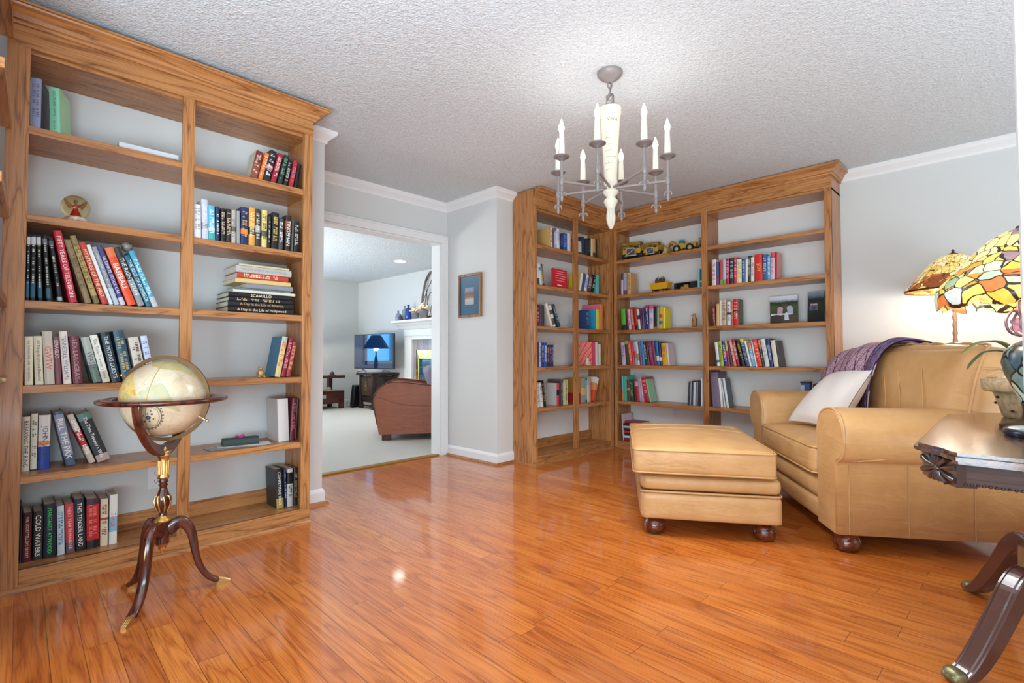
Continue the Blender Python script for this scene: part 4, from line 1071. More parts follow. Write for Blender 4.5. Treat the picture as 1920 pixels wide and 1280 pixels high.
for ang in (-38, 82, 202):
    a = R(ang); dx, dy = math.cos(a), math.sin(a)
    prof = [(.015, .262), (.055, .290), (.085, .268), (.102, .220), (.112, .160), (.128, .100), (.158, .048), (.195, .020)]
    hw = [.030, .028, .024, .020, .017, .015, .013, .012]
    cp = bez([(x, z, h) for (x, z), h in zip(prof, hw)], 5)
    m = MB(); n = len(cp); vs = []
    for i, (x, z, h) in enumerate(cp):
        j0, j1 = max(i - 1, 0), min(i + 1, n - 1); tx, tz = cp[j1][0] - cp[j0][0], cp[j1][1] - cp[j0][1]; q = math.hypot(tx, tz); nx, nz = -tz / q, tx / q
        wv = .016
        for (p_, s_) in ((1, -.7), (1, .7), (.6, 1), (-.6, 1), (-1, .7), (-1, -.7), (-.6, -1), (.6, -1)):
            X, Z = x + nx * h * .80 * p_, z + nz * h * .80 * p_; Y = wv * s_
            vs.append((X * dx - Y * dy, X * dy + Y * dx, max(Z, .006)))
    fs = [(i * 8 + k, i * 8 + (k + 1) % 8, (i + 1) * 8 + (k + 1) % 8, (i + 1) * 8 + k) for i in range(n - 1) for k in range(8)]
    fs += [tuple(range(8))[::-1], tuple(range((n - 1) * 8, n * 8))]
    m.add(vs, fs, 0, True)
    lg = m.build('leg', MAHOG, t)
    m = MB()
    pts = [(.188, .004, .030), (.206, .004, .026), (.228, .003, .016), (.240, .002, .010)]
    vs = []
    for x, z0, z1 in pts:
        w = .016 - (x - .188) * .12
        vs += [(x * dx + w * dy, x * dy - w * dx, .0), (x * dx - w * dy, x * dy + w * dx, .0), (x * dx - w * .8 * dy, x * dy + w * .8 * dx, z1), (x * dx + w * .8 * dy, x * dy - w * .8 * dx, z1)]
    fs = [(i * 4 + k, (i + 1) * 4 + k, (i + 1) * 4 + (k + 1) % 4, i * 4 + (k + 1) % 4) for i in range(3) for k in range(4)] + [(0, 1, 2, 3), (15, 14, 13, 12)]
    m.add(vs, fs)
    for k in (-1, 0, 1): m.tube([((x) * dx - k * .006 * dy, x * dy + k * .006 * dx, z1) for x, z0, z1 in pts], .0018, 5)
    m.build('brass_foot', BRASS, lg)
    m = MB()
    mp = bez([(.050, .309), (.078, .298), (.104, .262), (.117, .215), (.119, .185)], 8)
    for i, (x, z) in enumerate([(p[0], p[1]) for p in [(q[0], q[1]) for q in mp]]):
        w = .011 * math.sin(math.pi * (i + .8) / (len(mp) + .6)) ** .5
        for k in (-1, 1):
            m.tube([(x * dx, x * dy, z), ((x - .002) * dx - k * w * dy, (x - .002) * dy + k * w * dx, z + .004)], [.0032, .0014], 5)
    m.tube([(x * dx, x * dy, z) for x, z in [(q[0], q[1]) for q in mp]], .0032, 6)
    m.build('leaf_mount', BRASS, lg)

# ---------------------------------------------------------------- chandelier
CH = (-1.467, 2.222)
t = thing('chandelier', 'weathered grey eight candle chandelier with cream scripted column', 'chandelier', (CH[0], CH[1], 0))
CREAM = plain('d8cfbc', .55, name='cream_plaster', bump=.1, bscale=80.)
MB().lathe([(.012, 2.385), (.020, 2.392), (.034, 2.400), (.050, 2.410), (.060, 2.420), (.066, 2.430), (.066, 2.44)], 40).build('canopy', IRON, t)
m = MB()
def link(c, a, s=1.):
    return [(c[0] + .011 * s * math.cos(w) * math.cos(a), c[1] + .011 * s * math.cos(w) * math.sin(a), c[2] + .020 * s * math.sin(w)) for w in [2 * math.pi * k / 20 for k in range(20)]]
for k in range(3): m.tube(link((0, 0, 2.372 - k * .031), k * 1.57 + .4), .0028, 6, closed=True)
for s in (-1, 1): m.tube([(s * .018 * .84, s * .018 * .55, 2.262), (s * .018 * .84, s * .018 * .55, 2.318)], .0032, 8)
m.tube([(-.018 * .84, -.018 * .55, 2.318), (.018 * .84, .018 * .55, 2.318)], .0032, 8)
m.build('chain', IRON, t)
MB().tube(bez([(0, 0, 2.385), (.012, -.006, 2.35), (-.020, .01, 2.325), (-.024, .008, 2.30), (.022, -.014, 2.315), (.026, -.01, 2.29), (.004, 0, 2.265)], 6), .0026, 6).build('cord', plain('6a6460', .5), t)
MB().lathe([(.033, 1.862), (.034, 1.90), (.041, 2.05), (.050, 2.19), (.0525, 2.21), (.057, 2.214), (.0575, 2.222), (.053, 2.226), (.058, 2.236), (.058, 2.246)], 40).build('column', CREAM, t)
MB().lathe([(.056, 2.246), (.046, 2.256), (.026, 2.266), (.004, 2.272)], 36).build('column_cap', plain('8a7a70', .5, .2), t)
# handwriting on the column
m = MB(); vw = Vector((-CH[0], -CH[1], 0)).normalized(); a0 = math.atan2(vw.y, vw.x)
def onc(s, z, lift=.0008):
    r = .034 + (.050 - .034) * (z - 1.90) / .29 + lift; a = a0 + s / r
    return (r * math.cos(a), r * math.sin(a), z)
for row in range(9):
    z0 = 2.172 - row * .032; s = -.034 + rnd.uniform(0, .016); big = row == 0; path = []
    if big:
        vs, fs, tw, th = text_geo('Vena'); sc_ = .058 / tw
        m.add([onc(-.018 + p * sc_, z0 - .008 + q * sc_) for p, q in vs], fs)
        continue
    L_ = rnd.uniform(.03, .06)
    while s < -.034 + L_ + .008:
        path.append(onc(s, z0 + rnd.uniform(-.002, .0025) + (.006 if rnd.random() < .1 else 0))); s += .0022
    m.tube(path, .00055, 4)
m.build('script', plain('8a7866', .6), t)
MB().lathe([(.020, 1.720), (.026, 1.735), (.035, 1.752), (.036, 1.762), (.026, 1.772), (.022, 1.782), (.034, 1.795), (.040, 1.803), (.040, 1.812), (.028, 1.818), (.026, 1.834), (.034, 1.842), (.036, 1.862)], 36).build('hub', CREAM, t)
m = MB()
for k in range(6):
    a = a0 + 2 * math.pi * k / 6
    pr = [(.004, 1.615), (.016, 1.645), (.022, 1.675), (.018, 1.705), (.021, 1.735)]
    m.tube(bez([(r * math.cos(a) * .62, r * math.sin(a) * .62, z) for r, z in pr], 4), [.004, .0065, .0085, .010, .011, .012, .0125, .0125, .012, .012, .0115, .011, .0105, .010, .010, .010, .010], 8)
m.lathe([(.001, 1.612), (.012, 1.66), (.013, 1.735)], 16)
m.build('drop_finial', plain('c9c2b0', .5), t)
BULB = plain('fff2dc', .3, emit='ffe9c8', estr=10., name='lit_bulb')
cam_dir = Vector((.551, -.835, 0)); rgt = Vector((.835, .551, 0)); RR = .286
for k in range(8):
    ph = R(-12 + 45 * k); d = cam_dir * math.cos(ph) + rgt * math.sin(ph); p = d * RR
    a = MB()
    a.tube([(d.x * .020, d.y * .020, 1.826), (d.x * (RR - .004), d.y * (RR - .004), 1.826)], .0065, 10)
    a.lathe([(.0075, 1.762), (.0075, 1.935)], 12, c=(p.x, p.y, 0))
    a.lathe([(.0075, 1.806), (.0115, 1.808), (.0115, 1.846), (.0075, 1.848)], 14, c=(p.x, p.y, 0))
    arm = a.build('arm', IRON, t)
    f = MB()
    f.lathe([(.001, 1.722), (.006, 1.732), (.009, 1.742), (.006, 1.752), (.010, 1.756), (.010, 1.762), (.0065, 1.766)], 14, c=(p.x, p.y, 0))
    for q in range(4):
        w = q * math.pi / 2 + ph; cx, cy = math.cos(w), math.sin(w)
        f.tube(bez([(p.x + cx * r, p.y + cy * r, z) for r, z in ((.004, 1.762), (.014, 1.770), (.022, 1.762), (.023, 1.752))], 4), [.0045] * 9 + [.004, .0035, .003, .003], 6)
    f.build('fleur_finial', IRON, arm)
    MB().lathe([(.008, 1.930), (.016, 1.935), (.018, 1.940), (.033, 1.945), (.040, 1.950), (.040, 1.953), (.015, 1.951)], 28, c=(p.x, p.y, 0)).build('drip_pan', plain('7a706e', .5, .3), arm)
    cd = MB().lathe([(.0165, 1.951), (.0155, 2.0), (.0125, 2.068), (.011, 2.072)], 20, c=(p.x, p.y, 0)).build('candle_sleeve', plain('ddd5c4', .5), t)
    MB().lathe([(.009, 2.072), (.011, 2.082), (.0145, 2.094), (.0135, 2.106), (.008, 2.122), (.003, 2.136), (.0008, 2.142)], 16, c=(p.x, p.y, 0)).build('bulb', BULB, cd)
    point('chandelier_bulb', (CH[0] + p.x * 1.0, CH[1] + p.y * 1.0, 2.17), .40, (.94, .95, .96), .02)

d = bpy.data.lights.new('added_downlight', 'SPOT'); d.energy = 66; d.spot_size = R(165); d.spot_blend = .9; d.shadow_soft_size = .30; d.color = (.94, .97, 1.)  # added spot under the chandelier, lights floor and ottoman from above
o = bpy.data.objects.new('added_downlight', d); COL.objects.link(o); o.location = (CH[0], CH[1], 1.60)

# ---------------------------------------------------------------- leather ottoman
BUN = wood('bun_foot_mahogany', 0, '6b3018', '56240f', '331206', .14, .7, .8)
def bun(parent, x, y, r=.058, h=.088):
    return MB().lathe([(r * .62, 0), (r * .88, .1 * h), (r, .38 * h), (r * .96, .62 * h), (r * .74, .86 * h), (r * .5, h)], 28, c=(x, y, 0)).build('bun_foot', BUN, parent)
def piping(parent, pts, r=.0055, closed=True, name='piping'):
    return MB().tube(pts, r, 8, closed=closed).build(name, TAN, parent)
def loop(x0, x1, y0, y1, z, r=.03, n=6):
    out = []
    for cx, cy, a0 in ((x1 - r, y1 - r, 0), (x0 + r, y1 - r, 90), (x0 + r, y0 + r, 180), (x1 - r, y0 + r, 270)):
        out += [(cx + r * math.cos(R(a0 + 90 * k / n)), cy + r * math.sin(R(a0 + 90 * k / n)), z) for k in range(n + 1)]
    return out
t = thing('ottoman', 'long tan leather ottoman on dark bun feet in front of armchair', 'ottoman', (-1.425, 2.42, 0), R(32.5))
OW, OD = .70, 1.0
MB().pad(.0, OW, 0, OD, .086, .232, .022, 10, (.006, .006, 0)).build('lower_rail', TAN, t, weld=True)
MB().pad(.0, OW, 0, OD, .236, .322, .035, 10, (.006, .006, .004)).build('upper_rail', TAN, t, weld=True)
piping(t, loop(.002, OW - .002, .002, OD - .002, .2345), .006)
cu_o = MB().pad(-.036, OW - .032, -.012, OD - .01, .332, .462, .02, 18, (.006, .008, .028), wrinkle=.0012).build('cushion', TAN, t, weld=True)
cu_o.rotation_euler = (R(.3), R(.35), 0)
piping(cu_o, loop(-.038, OW - .030, -.014, OD - .008, .456, .035), .005)
piping(cu_o, loop(-.038, OW - .030, -.014, OD - .008, .338, .035), .005)
for k in (.30, .64):
    MB().tube([(-.034 + u * (OW + .0), OD * (1 - k * .6) + .004 * math.sin(u * 9), .4625 + .028 * (max(0, 1 - (2 * u - 1) ** 2)) ** .6 * (max(0, 1 - (2 * (1 - k * .6) - 1) ** 2)) ** .6 - .0015) for u in [i / 24 for i in range(1, 24)]], .003, 6).build('seam', TAN, cu_o)
for x, y in ((.075, .07), (OW - .075, .07), (.075, OD - .07), (OW - .075, OD - .07)): bun(t, x, y)
o = MB().box(-.40, -.385, -.10, .10, 0, .13).build('book', plain('d8b8c8', .5)); 
o.rotation_euler = (0, 0, R(12)); bpy.data.objects.remove(o)

# ---------------------------------------------------------------- leather armchair
AX, AY, AA = -.609, 2.867, 34.5
t = thing('armchair', 'wide tan leather armchair with rolled arms beside the carved table', 'armchair', (AX, AY, 0), R(AA))
WID = 1.36; DEP = .90
prof = [(.225, .09), (.225, .52), (.215, .60), (.185, .655), (.13, .685), (.06, .697), (-.005, .690), (-.055, .660), (-.082, .612), (-.090, .560), (-.082, .510), (-.060, .468), (-.030, .446), (-.010, .440), (0, .425), (0, .09)]
def arm_mesh(mirror):
    pr = bez([(a, b, 0) for a, b in prof[1:-1]], 3)
    pr = [(prof[0][0], prof[0][1])] + [(a, b) for a, b, c in pr] + [prof[-1]]
    cx, cz = .07, .40
    m = MB(); n = len(pr)
    sl = [(-.012, .90), (-.004, .955), (.008, .985), (.03, 1.0), (.25, 1.0), (.5, 1.0), (.75, 1.0), (DEP - .03, 1.0), (DEP, .96)]
    vs = []
    for lx, s_ in sl:
        for k, (a, b) in enumerate(pr):
            ccz = .56 if b > .44 else b; ccx = .06 if b > .44 else .11
            y = ccx + (a - ccx) * s_; z = ccz + (b - ccz) * s_
            vs.append((lx, WID - y if mirror else y, z))
    fs = []
    for i in range(len(sl) - 1):
        for k in range(n - 1):
            q = (i * n + k, i * n + k + 1, (i + 1) * n + k + 1, (i + 1) * n + k)
            fs.append(q if mirror else q[::-1])
        q = (i * n + n - 1, i * n, (i + 1) * n, (i + 1) * n + n - 1); fs.append(q if mirror else q[::-1])
    m.add(vs, fs, 0, True)
    e = tuple(range(n)); m.add(vs[:n], [e[::-1] if mirror else e], 0, True); m.add(vs[-n:], [e if mirror else e[::-1]], 0, True)
    return m, pr
for mir in (False, True):
    m, pr = arm_mesh(mir)
    a_ = m.build('arm', TAN, t)
    pts = [(-.006, (WID - y if mir else y), z) for y, z in [(.06 + (a - .06) * .97 if b > .44 else a, .56 + (b - .56) * .97 if b > .44 else b) for a, b in pr] if z > .3]
    MB().tube(pts, .0055, 8).build('piping', TAN, a_)
    ed = WID - .003 * -1 if mir else -.0015
    m = MB()
    for lx, r_ in ((.045, .003), (.30, .0022), (.575, .003)): m.tube([(lx, ed, .095), (lx, ed, .25), (lx + .002, ed, .43)], r_, 6)
    m.build('seam', plain('b98a58', .5) , a_)
    # gathers fanning out under the roll at the front
    m = MB()
    for k in range(5):
        y = -.01 - .012 * k; m.tube(bez([(.012 + .012 * k, WID - y if mir else y, .447 + .002 * k), (.05 + .03 * k, WID - y if mir else y, .452 + .004 * k), (.11 + .03 * k, WID - (y - .012) if mir else y - .012, .468 + .008 * k)], 5), [.004] * 6 + [.003, .002, .0015, .001, .0006], 6)
    m.build('gather', TAN, a_)
MB().pad(.02, DEP - .03, .2, WID - .2, .12, .32, .02, 5).build('seat_frame', TAN, t, weld=True)
MB().pad(.0, .10, .215, WID - .215, .088, .195, .022, 9, (.008, 0, 0)).build('lower_front_rail', TAN, t, weld=True)
MB().pad(-.004, .10, .215, WID - .215, .198, .315, .035, 9, (.010, 0, 0)).build('upper_front_rail', TAN, t, weld=True)
sc_ = MB().pad(-.025, .62, .232, WID - .232, .325, .475, .03, 16, (.012, .004, .032), wrinkle=.0015).build('seat_cushion', TAN, t, weld=True)
piping(sc_, loop(-.027, .62, .23, WID - .23, .468, .04), .0055); piping(sc_, loop(-.027, .62, .23, WID - .23, .334, .04), .0055)
bk = MB().pad(.70, DEP, .02, WID - .02, .10, .92, .04, 8, (.01, 0, .01)).build('back', TAN, t, weld=True)
b2_ = MB().pad(-.12, .12, .0, WID - .02, -.30, .28, .085, 18, (.045, .01, .018), wrinkle=.002).build('back_cushion', TAN, t, weld=True)
b2_.location = (.665, 0, .715); b2_.rotation_euler = (0, R(11), 0)
pts = []
for k in range(41):
    y = .03 + (WID - .08) * k / 40; w_ = (max(0, 1 - (2 * k / 40 - 1) ** 2)) ** .6
    pts.append((-.045 + .006 * math.sin(k * .9), y, .283 + .018 * w_ + .004 * math.sin(k * 1.7)))
piping(b2_, pts, .006, False)
piping(b2_, bez([(-.09, -.004, -.28), (-.10, -.006, -.1), (-.10, -.004, .1), (-.075, .01, .24), (-.045, .03, .283)], 6), .006, False)
m = MB()
for y0, dy in ((.30, .09), (.52, .11), (.66, .10), (.86, .08)):
    m.tube(bez([(-.160 + .004, y0 - dy, -.14), (-.166, y0 - dy * .7, .0), (-.157, y0, .12), (-.128, y0 + dy * .6, .215)], 8), [.0008] + [.0024] * 22 + [.0008] * 2, 6)
m.build('crease', TAN, b2_)
for x, y in ((.055, .06), (DEP - .09, .06), (.055, WID - .06), (DEP - .09, WID - .06)): bun(t, x, y, .062)

# pillow and throw lie on the chair
def chair_pt(lx, ly, z):
    c, s_ = math.cos(R(AA)), math.sin(R(AA)); return Vector((AX + lx * c - ly * s_, AY + lx * s_ + ly * c, z))
PW = [chair_pt(.11, .99, .515), chair_pt(.20, .50, .525), chair_pt(.445, .60, .868), chair_pt(.40, .985, .835)]   # bottom far, bottom near, top near, top far
n_ = (PW[1] - PW[0]).cross(PW[3] - PW[0]).normalized()
def pillow(u, v, sg):
    e = .09 * 4 * (u * (1 - u)) * .0
    p = (PW[0] * (1 - u) + PW[1] * u) * (1 - v) + (PW[3] * (1 - u) + PW[2] * u) * v
    q = (max(0, 1 - (2 * u - 1) ** 2) * max(0, 1 - (2 * v - 1) ** 2))
    c = (PW[0] + PW[1] + PW[2] + PW[3]) / 4
    pull = .055 * (max(0, 1 - (2 * u - 1) ** 2) * abs(2 * v - 1) ** 3 + max(0, 1 - (2 * v - 1) ** 2) * abs(2 * u - 1) ** 3)
    p = p + (c - p) * pull * 1.2
    return tuple(p + n_ * (sg * (.085 * q ** .42 + .0015) + .003 * math.sin(u * 14 + v * 5) * q))
m = MB(); m.grid(lambda u, v: pillow(u, v, 1), 24, 24)
k = MB(); k.grid(lambda u, v: pillow(u, v, -1), 24, 24); m.add(k.v, [f[::-1] for f in k.f], 0, True)
o = m.build('throw_pillow', plain('e0d6cf', .85, name='off_white_cotton', bump=.12, bscale=300.), weld=True)
tag(o, 'off white square pillow leaning in the armchair corner', 'pillow')

def throw_mat(dark):
    m, N, L, B = newmat('woven_throw')
    tc = N.new('ShaderNodeTexCoord')
    mp = N.new('ShaderNodeMapping'); L.new(tc.outputs['UV'], mp.inputs['Vector'])
    if dark:
        mp.inputs['Scale'].default_value = (30, 4, 1)
        vo = N.new('ShaderNodeTexVoronoi'); vo.inputs['Scale'].default_value = 1.6; vo.feature = 'DISTANCE_TO_EDGE'; L.new(mp.outputs[0], vo.inputs['Vector'])
        col = ramp(N, L, vo.outputs['Distance'], [(.0, '3a1c40'), (.16, '45245a'), (.2, 'cdbcd0'), (.3, 'bca6c2'), (.34, '4a2a58')])
    else:
        mp.inputs['Scale'].default_value = (9, 7, 1); mp.inputs['Rotation'].default_value = (0, 0, R(45))
        br = N.new('ShaderNodeTexBrick'); br.offset = 0; br.inputs['Scale'].default_value = 1; br.inputs['Brick Width'].default_value = 1.1; br.inputs['Row Height'].default_value = 1.1
        br.inputs['Mortar Size'].default_value = .05; L.new(mp.outputs[0], br.inputs['Vector'])
        no = N.new('ShaderNodeTexNoise'); no.inputs['Scale'].default_value = 14; no.inputs['Detail'].default_value = 1; L.new(mp.outputs[0], no.inputs['Vector'])
        base = ramp(N, L, no.outputs['Fac'], [(.42, '8c5a7c'), (.5, 'c9a4b4'), (.58, 'dcc8cc')])
        col = mixc(N, L, 'MIX', br.outputs['Fac'], base, '6a2c58')
    L.new(col, B.inputs['Base Color']); B.inputs['Roughness'].default_value = .9; B.inputs['Specular IOR Level'].default_value = .1
    return m
drape = bez([(.97, .55, 0), (.965, .80, 0), (.945, .93, 0), (.88, .995, 0), (.77, 1.025, 0), (.665, 1.03, 0), (.575, .985, 0), (.505, .88, 0), (.468, .74, 0), (.45, .56, 0)], 6)
def drape_pt(u, v, lift=0.):
    i = v * (len(drape) - 1); a = int(min(i, len(drape) - 2)); f = i - a
    lx = drape[a][0] * (1 - f) + drape[a + 1][0] * f; z = drape[a][1] * (1 - f) + drape[a + 1][1] * f
    ly = (WID + .035) * (1 - u) + (.76 - .10 * v) * u
    lx -= lift; z += lift
    z -= .06 * (1 - u) ** 3 * (v > .3) + (.012 * (1 - u) ** 2)
    return tuple(chair_pt(lx + .008 * math.sin(u * 11 + v * 6), ly + .01 * math.sin(v * 13), z + .006 * math.sin(u * 16)))
def uvd(o, nu, nv):
    uv = o.data.uv_layers.new(name='uv')
    for p in o.data.polygons:
        for li in p.loop_indices:
            k = o.data.loops[li].vertex_index; uv.data[li].uv = ((k // nv) / (nu - 1), (k % nv) / (nv - 1))
t = thing('throw_blanket', 'purple and white woven throw draped over the armchair back', 'blanket', tuple(chair_pt(.7, 1.0, 0)))
def rel(fn): 
    q = chair_pt(.7, 1.0, 0)
    return lambda u, v: tuple(Vector(fn(u, v)) - q)
o = MB().grid(rel(lambda u, v: drape_pt(u * .86, v, .012)), 22, 48).build('field', throw_mat(False), t, solid=.006); uvd(o, 22, 48)
o = MB().grid(rel(lambda u, v: drape_pt(.86 + u * .17, v, .017 + .008 * math.sin(u * math.pi))), 8, 48).build('border', throw_mat(True), t, solid=.008); uvd(o, 8, 48)

# ---------------------------------------------------------------- stained glass lamps
def glass_mat(name, cells, scale, estr, lead=.035, lead_col='2c2018', two=None):
    """Leaded glass, lit from inside: cells of coloured glass with dark came between them."""
    m, N, L, B = newmat(name)
    tc = N.new('ShaderNodeTexCoord'); mp = N.new('ShaderNodeMapping'); mp.inputs['Scale'].default_value = scale; L.new(tc.outputs['UV'], mp.inputs['Vector'])
    wp = N.new('ShaderNodeTexNoise'); wp.inputs['Scale'].default_value = .55; L.new(mp.outputs[0], wp.inputs['Vector'])
    ad = N.new('ShaderNodeVectorMath'); ad.operation = 'MULTIPLY_ADD'; L.new(wp.outputs['Color'], ad.inputs[0]); ad.inputs[1].default_value = (1.3, 1.3, 0); L.new(mp.outputs[0], ad.inputs[2])
    a = N.new('ShaderNodeTexVoronoi'); a.inputs['Scale'].default_value = 1; a.inputs['Randomness'].default_value = .85; L.new(ad.outputs[0], a.inputs['Vector'])
    e = N.new('ShaderNodeTexVoronoi'); e.feature = 'DISTANCE_TO_EDGE'; e.inputs['Scale'].default_value = 1; e.inputs['Randomness'].default_value = .85; L.new(ad.outputs[0], e.inputs['Vector'])
    sp = N.new('ShaderNodeSeparateColor'); L.new(a.outputs['Color'], sp.inputs[0])
    n = len(cells); col = ramp(N, L, sp.outputs[0], [(i / n, c) for i, c in enumerate(cells)], 'CONSTANT')
    if two:
        suv = N.new('ShaderNodeSeparateXYZ'); L.new(tc.outputs['UV'], suv.inputs[0])
        col2 = ramp(N, L, sp.outputs[0], [(i / len(two[1]), c) for i, c in enumerate(two[1])], 'CONSTANT')
        col = mixc(N, L, 'MIX', math_n(N, L, 'LESS_THAN', suv.outputs[1], two[0]), col, col2)
    st = noise(N, L, mp.outputs[0], 3., 4.)
    col = mixc(N, L, 'MULTIPLY', .35, col, ramp(N, L, st, [(.3, 'b09070'), (.6, 'ffffff')]))
    edge = math_n(N, L, 'LESS_THAN', e.outputs['Distance'], lead)
    fin = mixc(N, L, 'MIX', edge, col, lead_col)
    L.new(fin, B.inputs['Base Color']); B.inputs['Roughness'].default_value = .25
    L.new(fin, B.inputs['Emission Color'])
    L.new(math_n(N, L, 'MULTIPLY', math_n(N, L, 'SUBTRACT', 1., edge), estr), B.inputs['Emission Strength'])
    return m
def shade_mesh(prof, seg, scallop=0., nsc=0):
    """prof low to high; returns builder and a per-vertex uv list."""
    m = MB(); uv = []; n = len(prof); vs = []
    L_ = [0]
    for i in range(1, n): L_.append(L_[-1] + math.hypot(prof[i][0] - prof[i - 1][0], prof[i][1] - prof[i - 1][1]))
    for i, (r, z) in enumerate(prof):
        for k in range(seg + 1):
            a = 2 * math.pi * k / seg
            dz = -scallop * abs(math.sin(a * nsc / 2)) if i == 0 else 0
            vs.append((r * math.cos(a), r * math.sin(a), z + dz)); uv.append((k / seg, L_[i] / L_[-1]))
    fs = [(i * (seg + 1) + k, i * (seg + 1) + k + 1, (i + 1) * (seg + 1) + k + 1, (i + 1) * (seg + 1) + k) for i in range(n - 1) for k in range(seg)]
    m.add(vs, fs, 0, True); return m, uv
def put_uv(o, uv):
    l = o.data.uv_layers.new(name='uv')
    for p in o.data.polygons:
        for li in p.loop_indices: l.data[li].uv = uv[o.data.loops[li].vertex_index]

t = thing('floor_lamp', 'floor lamp with amber leaded glass shade behind the armchair', 'floor lamp', (-.262, 4.45, 0))
m, uv = shade_mesh([(.262, 1.388), (.255, 1.402), (.205, 1.462), (.150, 1.535), (.110, 1.580), (.065, 1.612), (.02, 1.626)], 72)
o = m.build('lamp_shade', glass_mat('amber_leaded_glass', ['f0d890', 'e8c870', 'f4e4b0', 'eed078', 'e0b858', 'f2dca0'], (34, 9, 1), .55, .03, '6a4c20', (.34, ['c8843c', 'a8602c', 'd89c4c', '8c4a24', 'f0dca8', 'e8c070'])), t, solid=.003); put_uv(o, uv)
MB().lathe([(.263, 1.380), (.266, 1.386), (.263, 1.392)], 72, caps=False).build('shade_rim', plain('4a3a2c', .4, .6), o)
MB().lathe([(.030, 1.622), (.026, 1.630), (.012, 1.634), (.006, 1.642), (.009, 1.650), (.002, 1.660)], 18).build('finial', plain('5a4a3a', .4, .7), t)
m = MB(); vs = []
for i in range(120):
    z = .05 + (1.30 - .05) * i / 119
    for k in range(16):
        a = 2 * math.pi * k / 16; r = .0115 + .0028 * math.cos(2 * (a - z * 60)); vs.append((r * math.cos(a), r * math.sin(a), z))
m.add(vs, [(i * 16 + k, i * 16 + (k + 1) % 16, (i + 1) * 16 + (k + 1) % 16, (i + 1) * 16 + k) for i in range(119) for k in range(16)], 0, True)
m.build('twisted_pole', plain('a88468', .4, .5, name='antique_bronze_pole'), t)
MB().lathe([(.012, 1.262), (.030, 1.268), (.040, 1.282), (.052, 1.300), (.046, 1.312), (.014, 1.325), (.008, 1.40), (.006, 1.624)], 24).build('socket_cluster', plain('d8c8b0', .4, .4), t)
MB().lathe([(.14, 0), (.145, .012), (.12, .022), (.05, .030), (.025, .05), (.014, .07)], 36).build('base', plain('6a5442', .4, .6), t)
for k in range(3):
    a = R(120 * k + 20); bx, by = .062 * math.cos(a), .062 * math.sin(a)
    MB().ball((bx, by, 1.395), .026, 14, 10, sc=(1, 1, 1.35)).build('bulb', plain('fff2dc', .3, emit='ffe6c0', estr=9., name='lamp_bulb'), t)
    point('floor_lamp_bulb', (-.262 + bx * 1.7, 4.45 + by * 1.7, 1.345), 2.7, (1., .90, .76), .03)

TL = (.05, 2.45)
t = thing('table_lamp', 'table lamp with big scalloped stained glass shade on carved table', 'table lamp', (TL[0], TL[1], .706))
m, uv = shade_mesh([(.245, .428), (.250, .450), (.246, .480), (.228, .505), (.190, .545), (.145, .600), (.105, .645), (.060, .672), (.03, .68)], 96, .020, 12)
o = m.build('lamp_shade', glass_mat('flower_leaded_glass', ['f0dc98', 'f4e4b4', 'e8b848', 'f2d890', 'eec868', 'c8c848', 'f4e0a4', 'e0a038', 'f0d480', '9a7c80', 'f0d088', 'e8c058'], (27, 8.2, 1), .50, .036, '3a2c1c', (.30, ['e89a30', 'f0c860', 'b8cca8', 'c8d4d4', 'd8743c', 'f4d47c', 'e8b448', '9ab890', 'f0d890'])), t, solid=.003); put_uv(o, uv)
MB().lathe([(.034, .676), (.030, .690), (.010, .698), (.005, .71), (.008, .72), (.002, .73)], 20).build('finial', plain('5a4a3a', .4, .7), t)
MB().lathe([(.085, 0), (.088, .010), (.06, .022), (.03, .034), (.026, .06), (.03, .085)], 28).build('base', plain('4a3a2c', .4, .6), t)
m, uv = shade_mesh([(.030, .085), (.048, .130), (.070, .185), (.078, .225), (.070, .262), (.045, .290), (.02, .30)], 40)
o = m.build('glass_body', glass_mat('mosaic_glass_body', ['8a9c84', '5a6c70', 'b8c0a0', '3c4c58', '6c8078', 'a8b4a8', '445048'], (9, 4, 1), .05, .05, '14181c'), t); put_uv(o, uv)
m = MB()
m.tube([(0, 0, .29), (0, 0, .66)], .007, 10)
for k in range(4):
    a = R(90 * k + 35); c_, s_ = math.cos(a), math.sin(a)
    m.tube(bez([(r * c_, r * s_, z) for r, z in ((.008, .31), (.060, .325), (.074, .365), (.052, .400), (.030, .380), (.030, .345), (.012, .330))], 6), .0042, 8)
    m.tube(bez([(r * c_, r * s_, z) for r, z in ((.008, .36), (.036, .40), (.030, .45), (.010, .47))], 6), .0042, 8)
m.build('scrolled_stem', plain('6a5058', .4, .5, name='dark_wrought_iron'), t)
for k in range(2):
    a = R(180 * k + 215); bx, by = .085 * math.cos(a), .085 * math.sin(a)
    MB().ball((bx, by, .475), .028, 14, 10, sc=(1, 1, 1.3)).build('bulb', plain('fff2dc', .3, emit='ffe6c0', estr=9., name='lamp_bulb'), t)
    point('table_lamp_bulb', (TL[0] + bx * 1.5, TL[1] + by * 1.5, 1.125), 1.5, (1., .88, .72), .03)

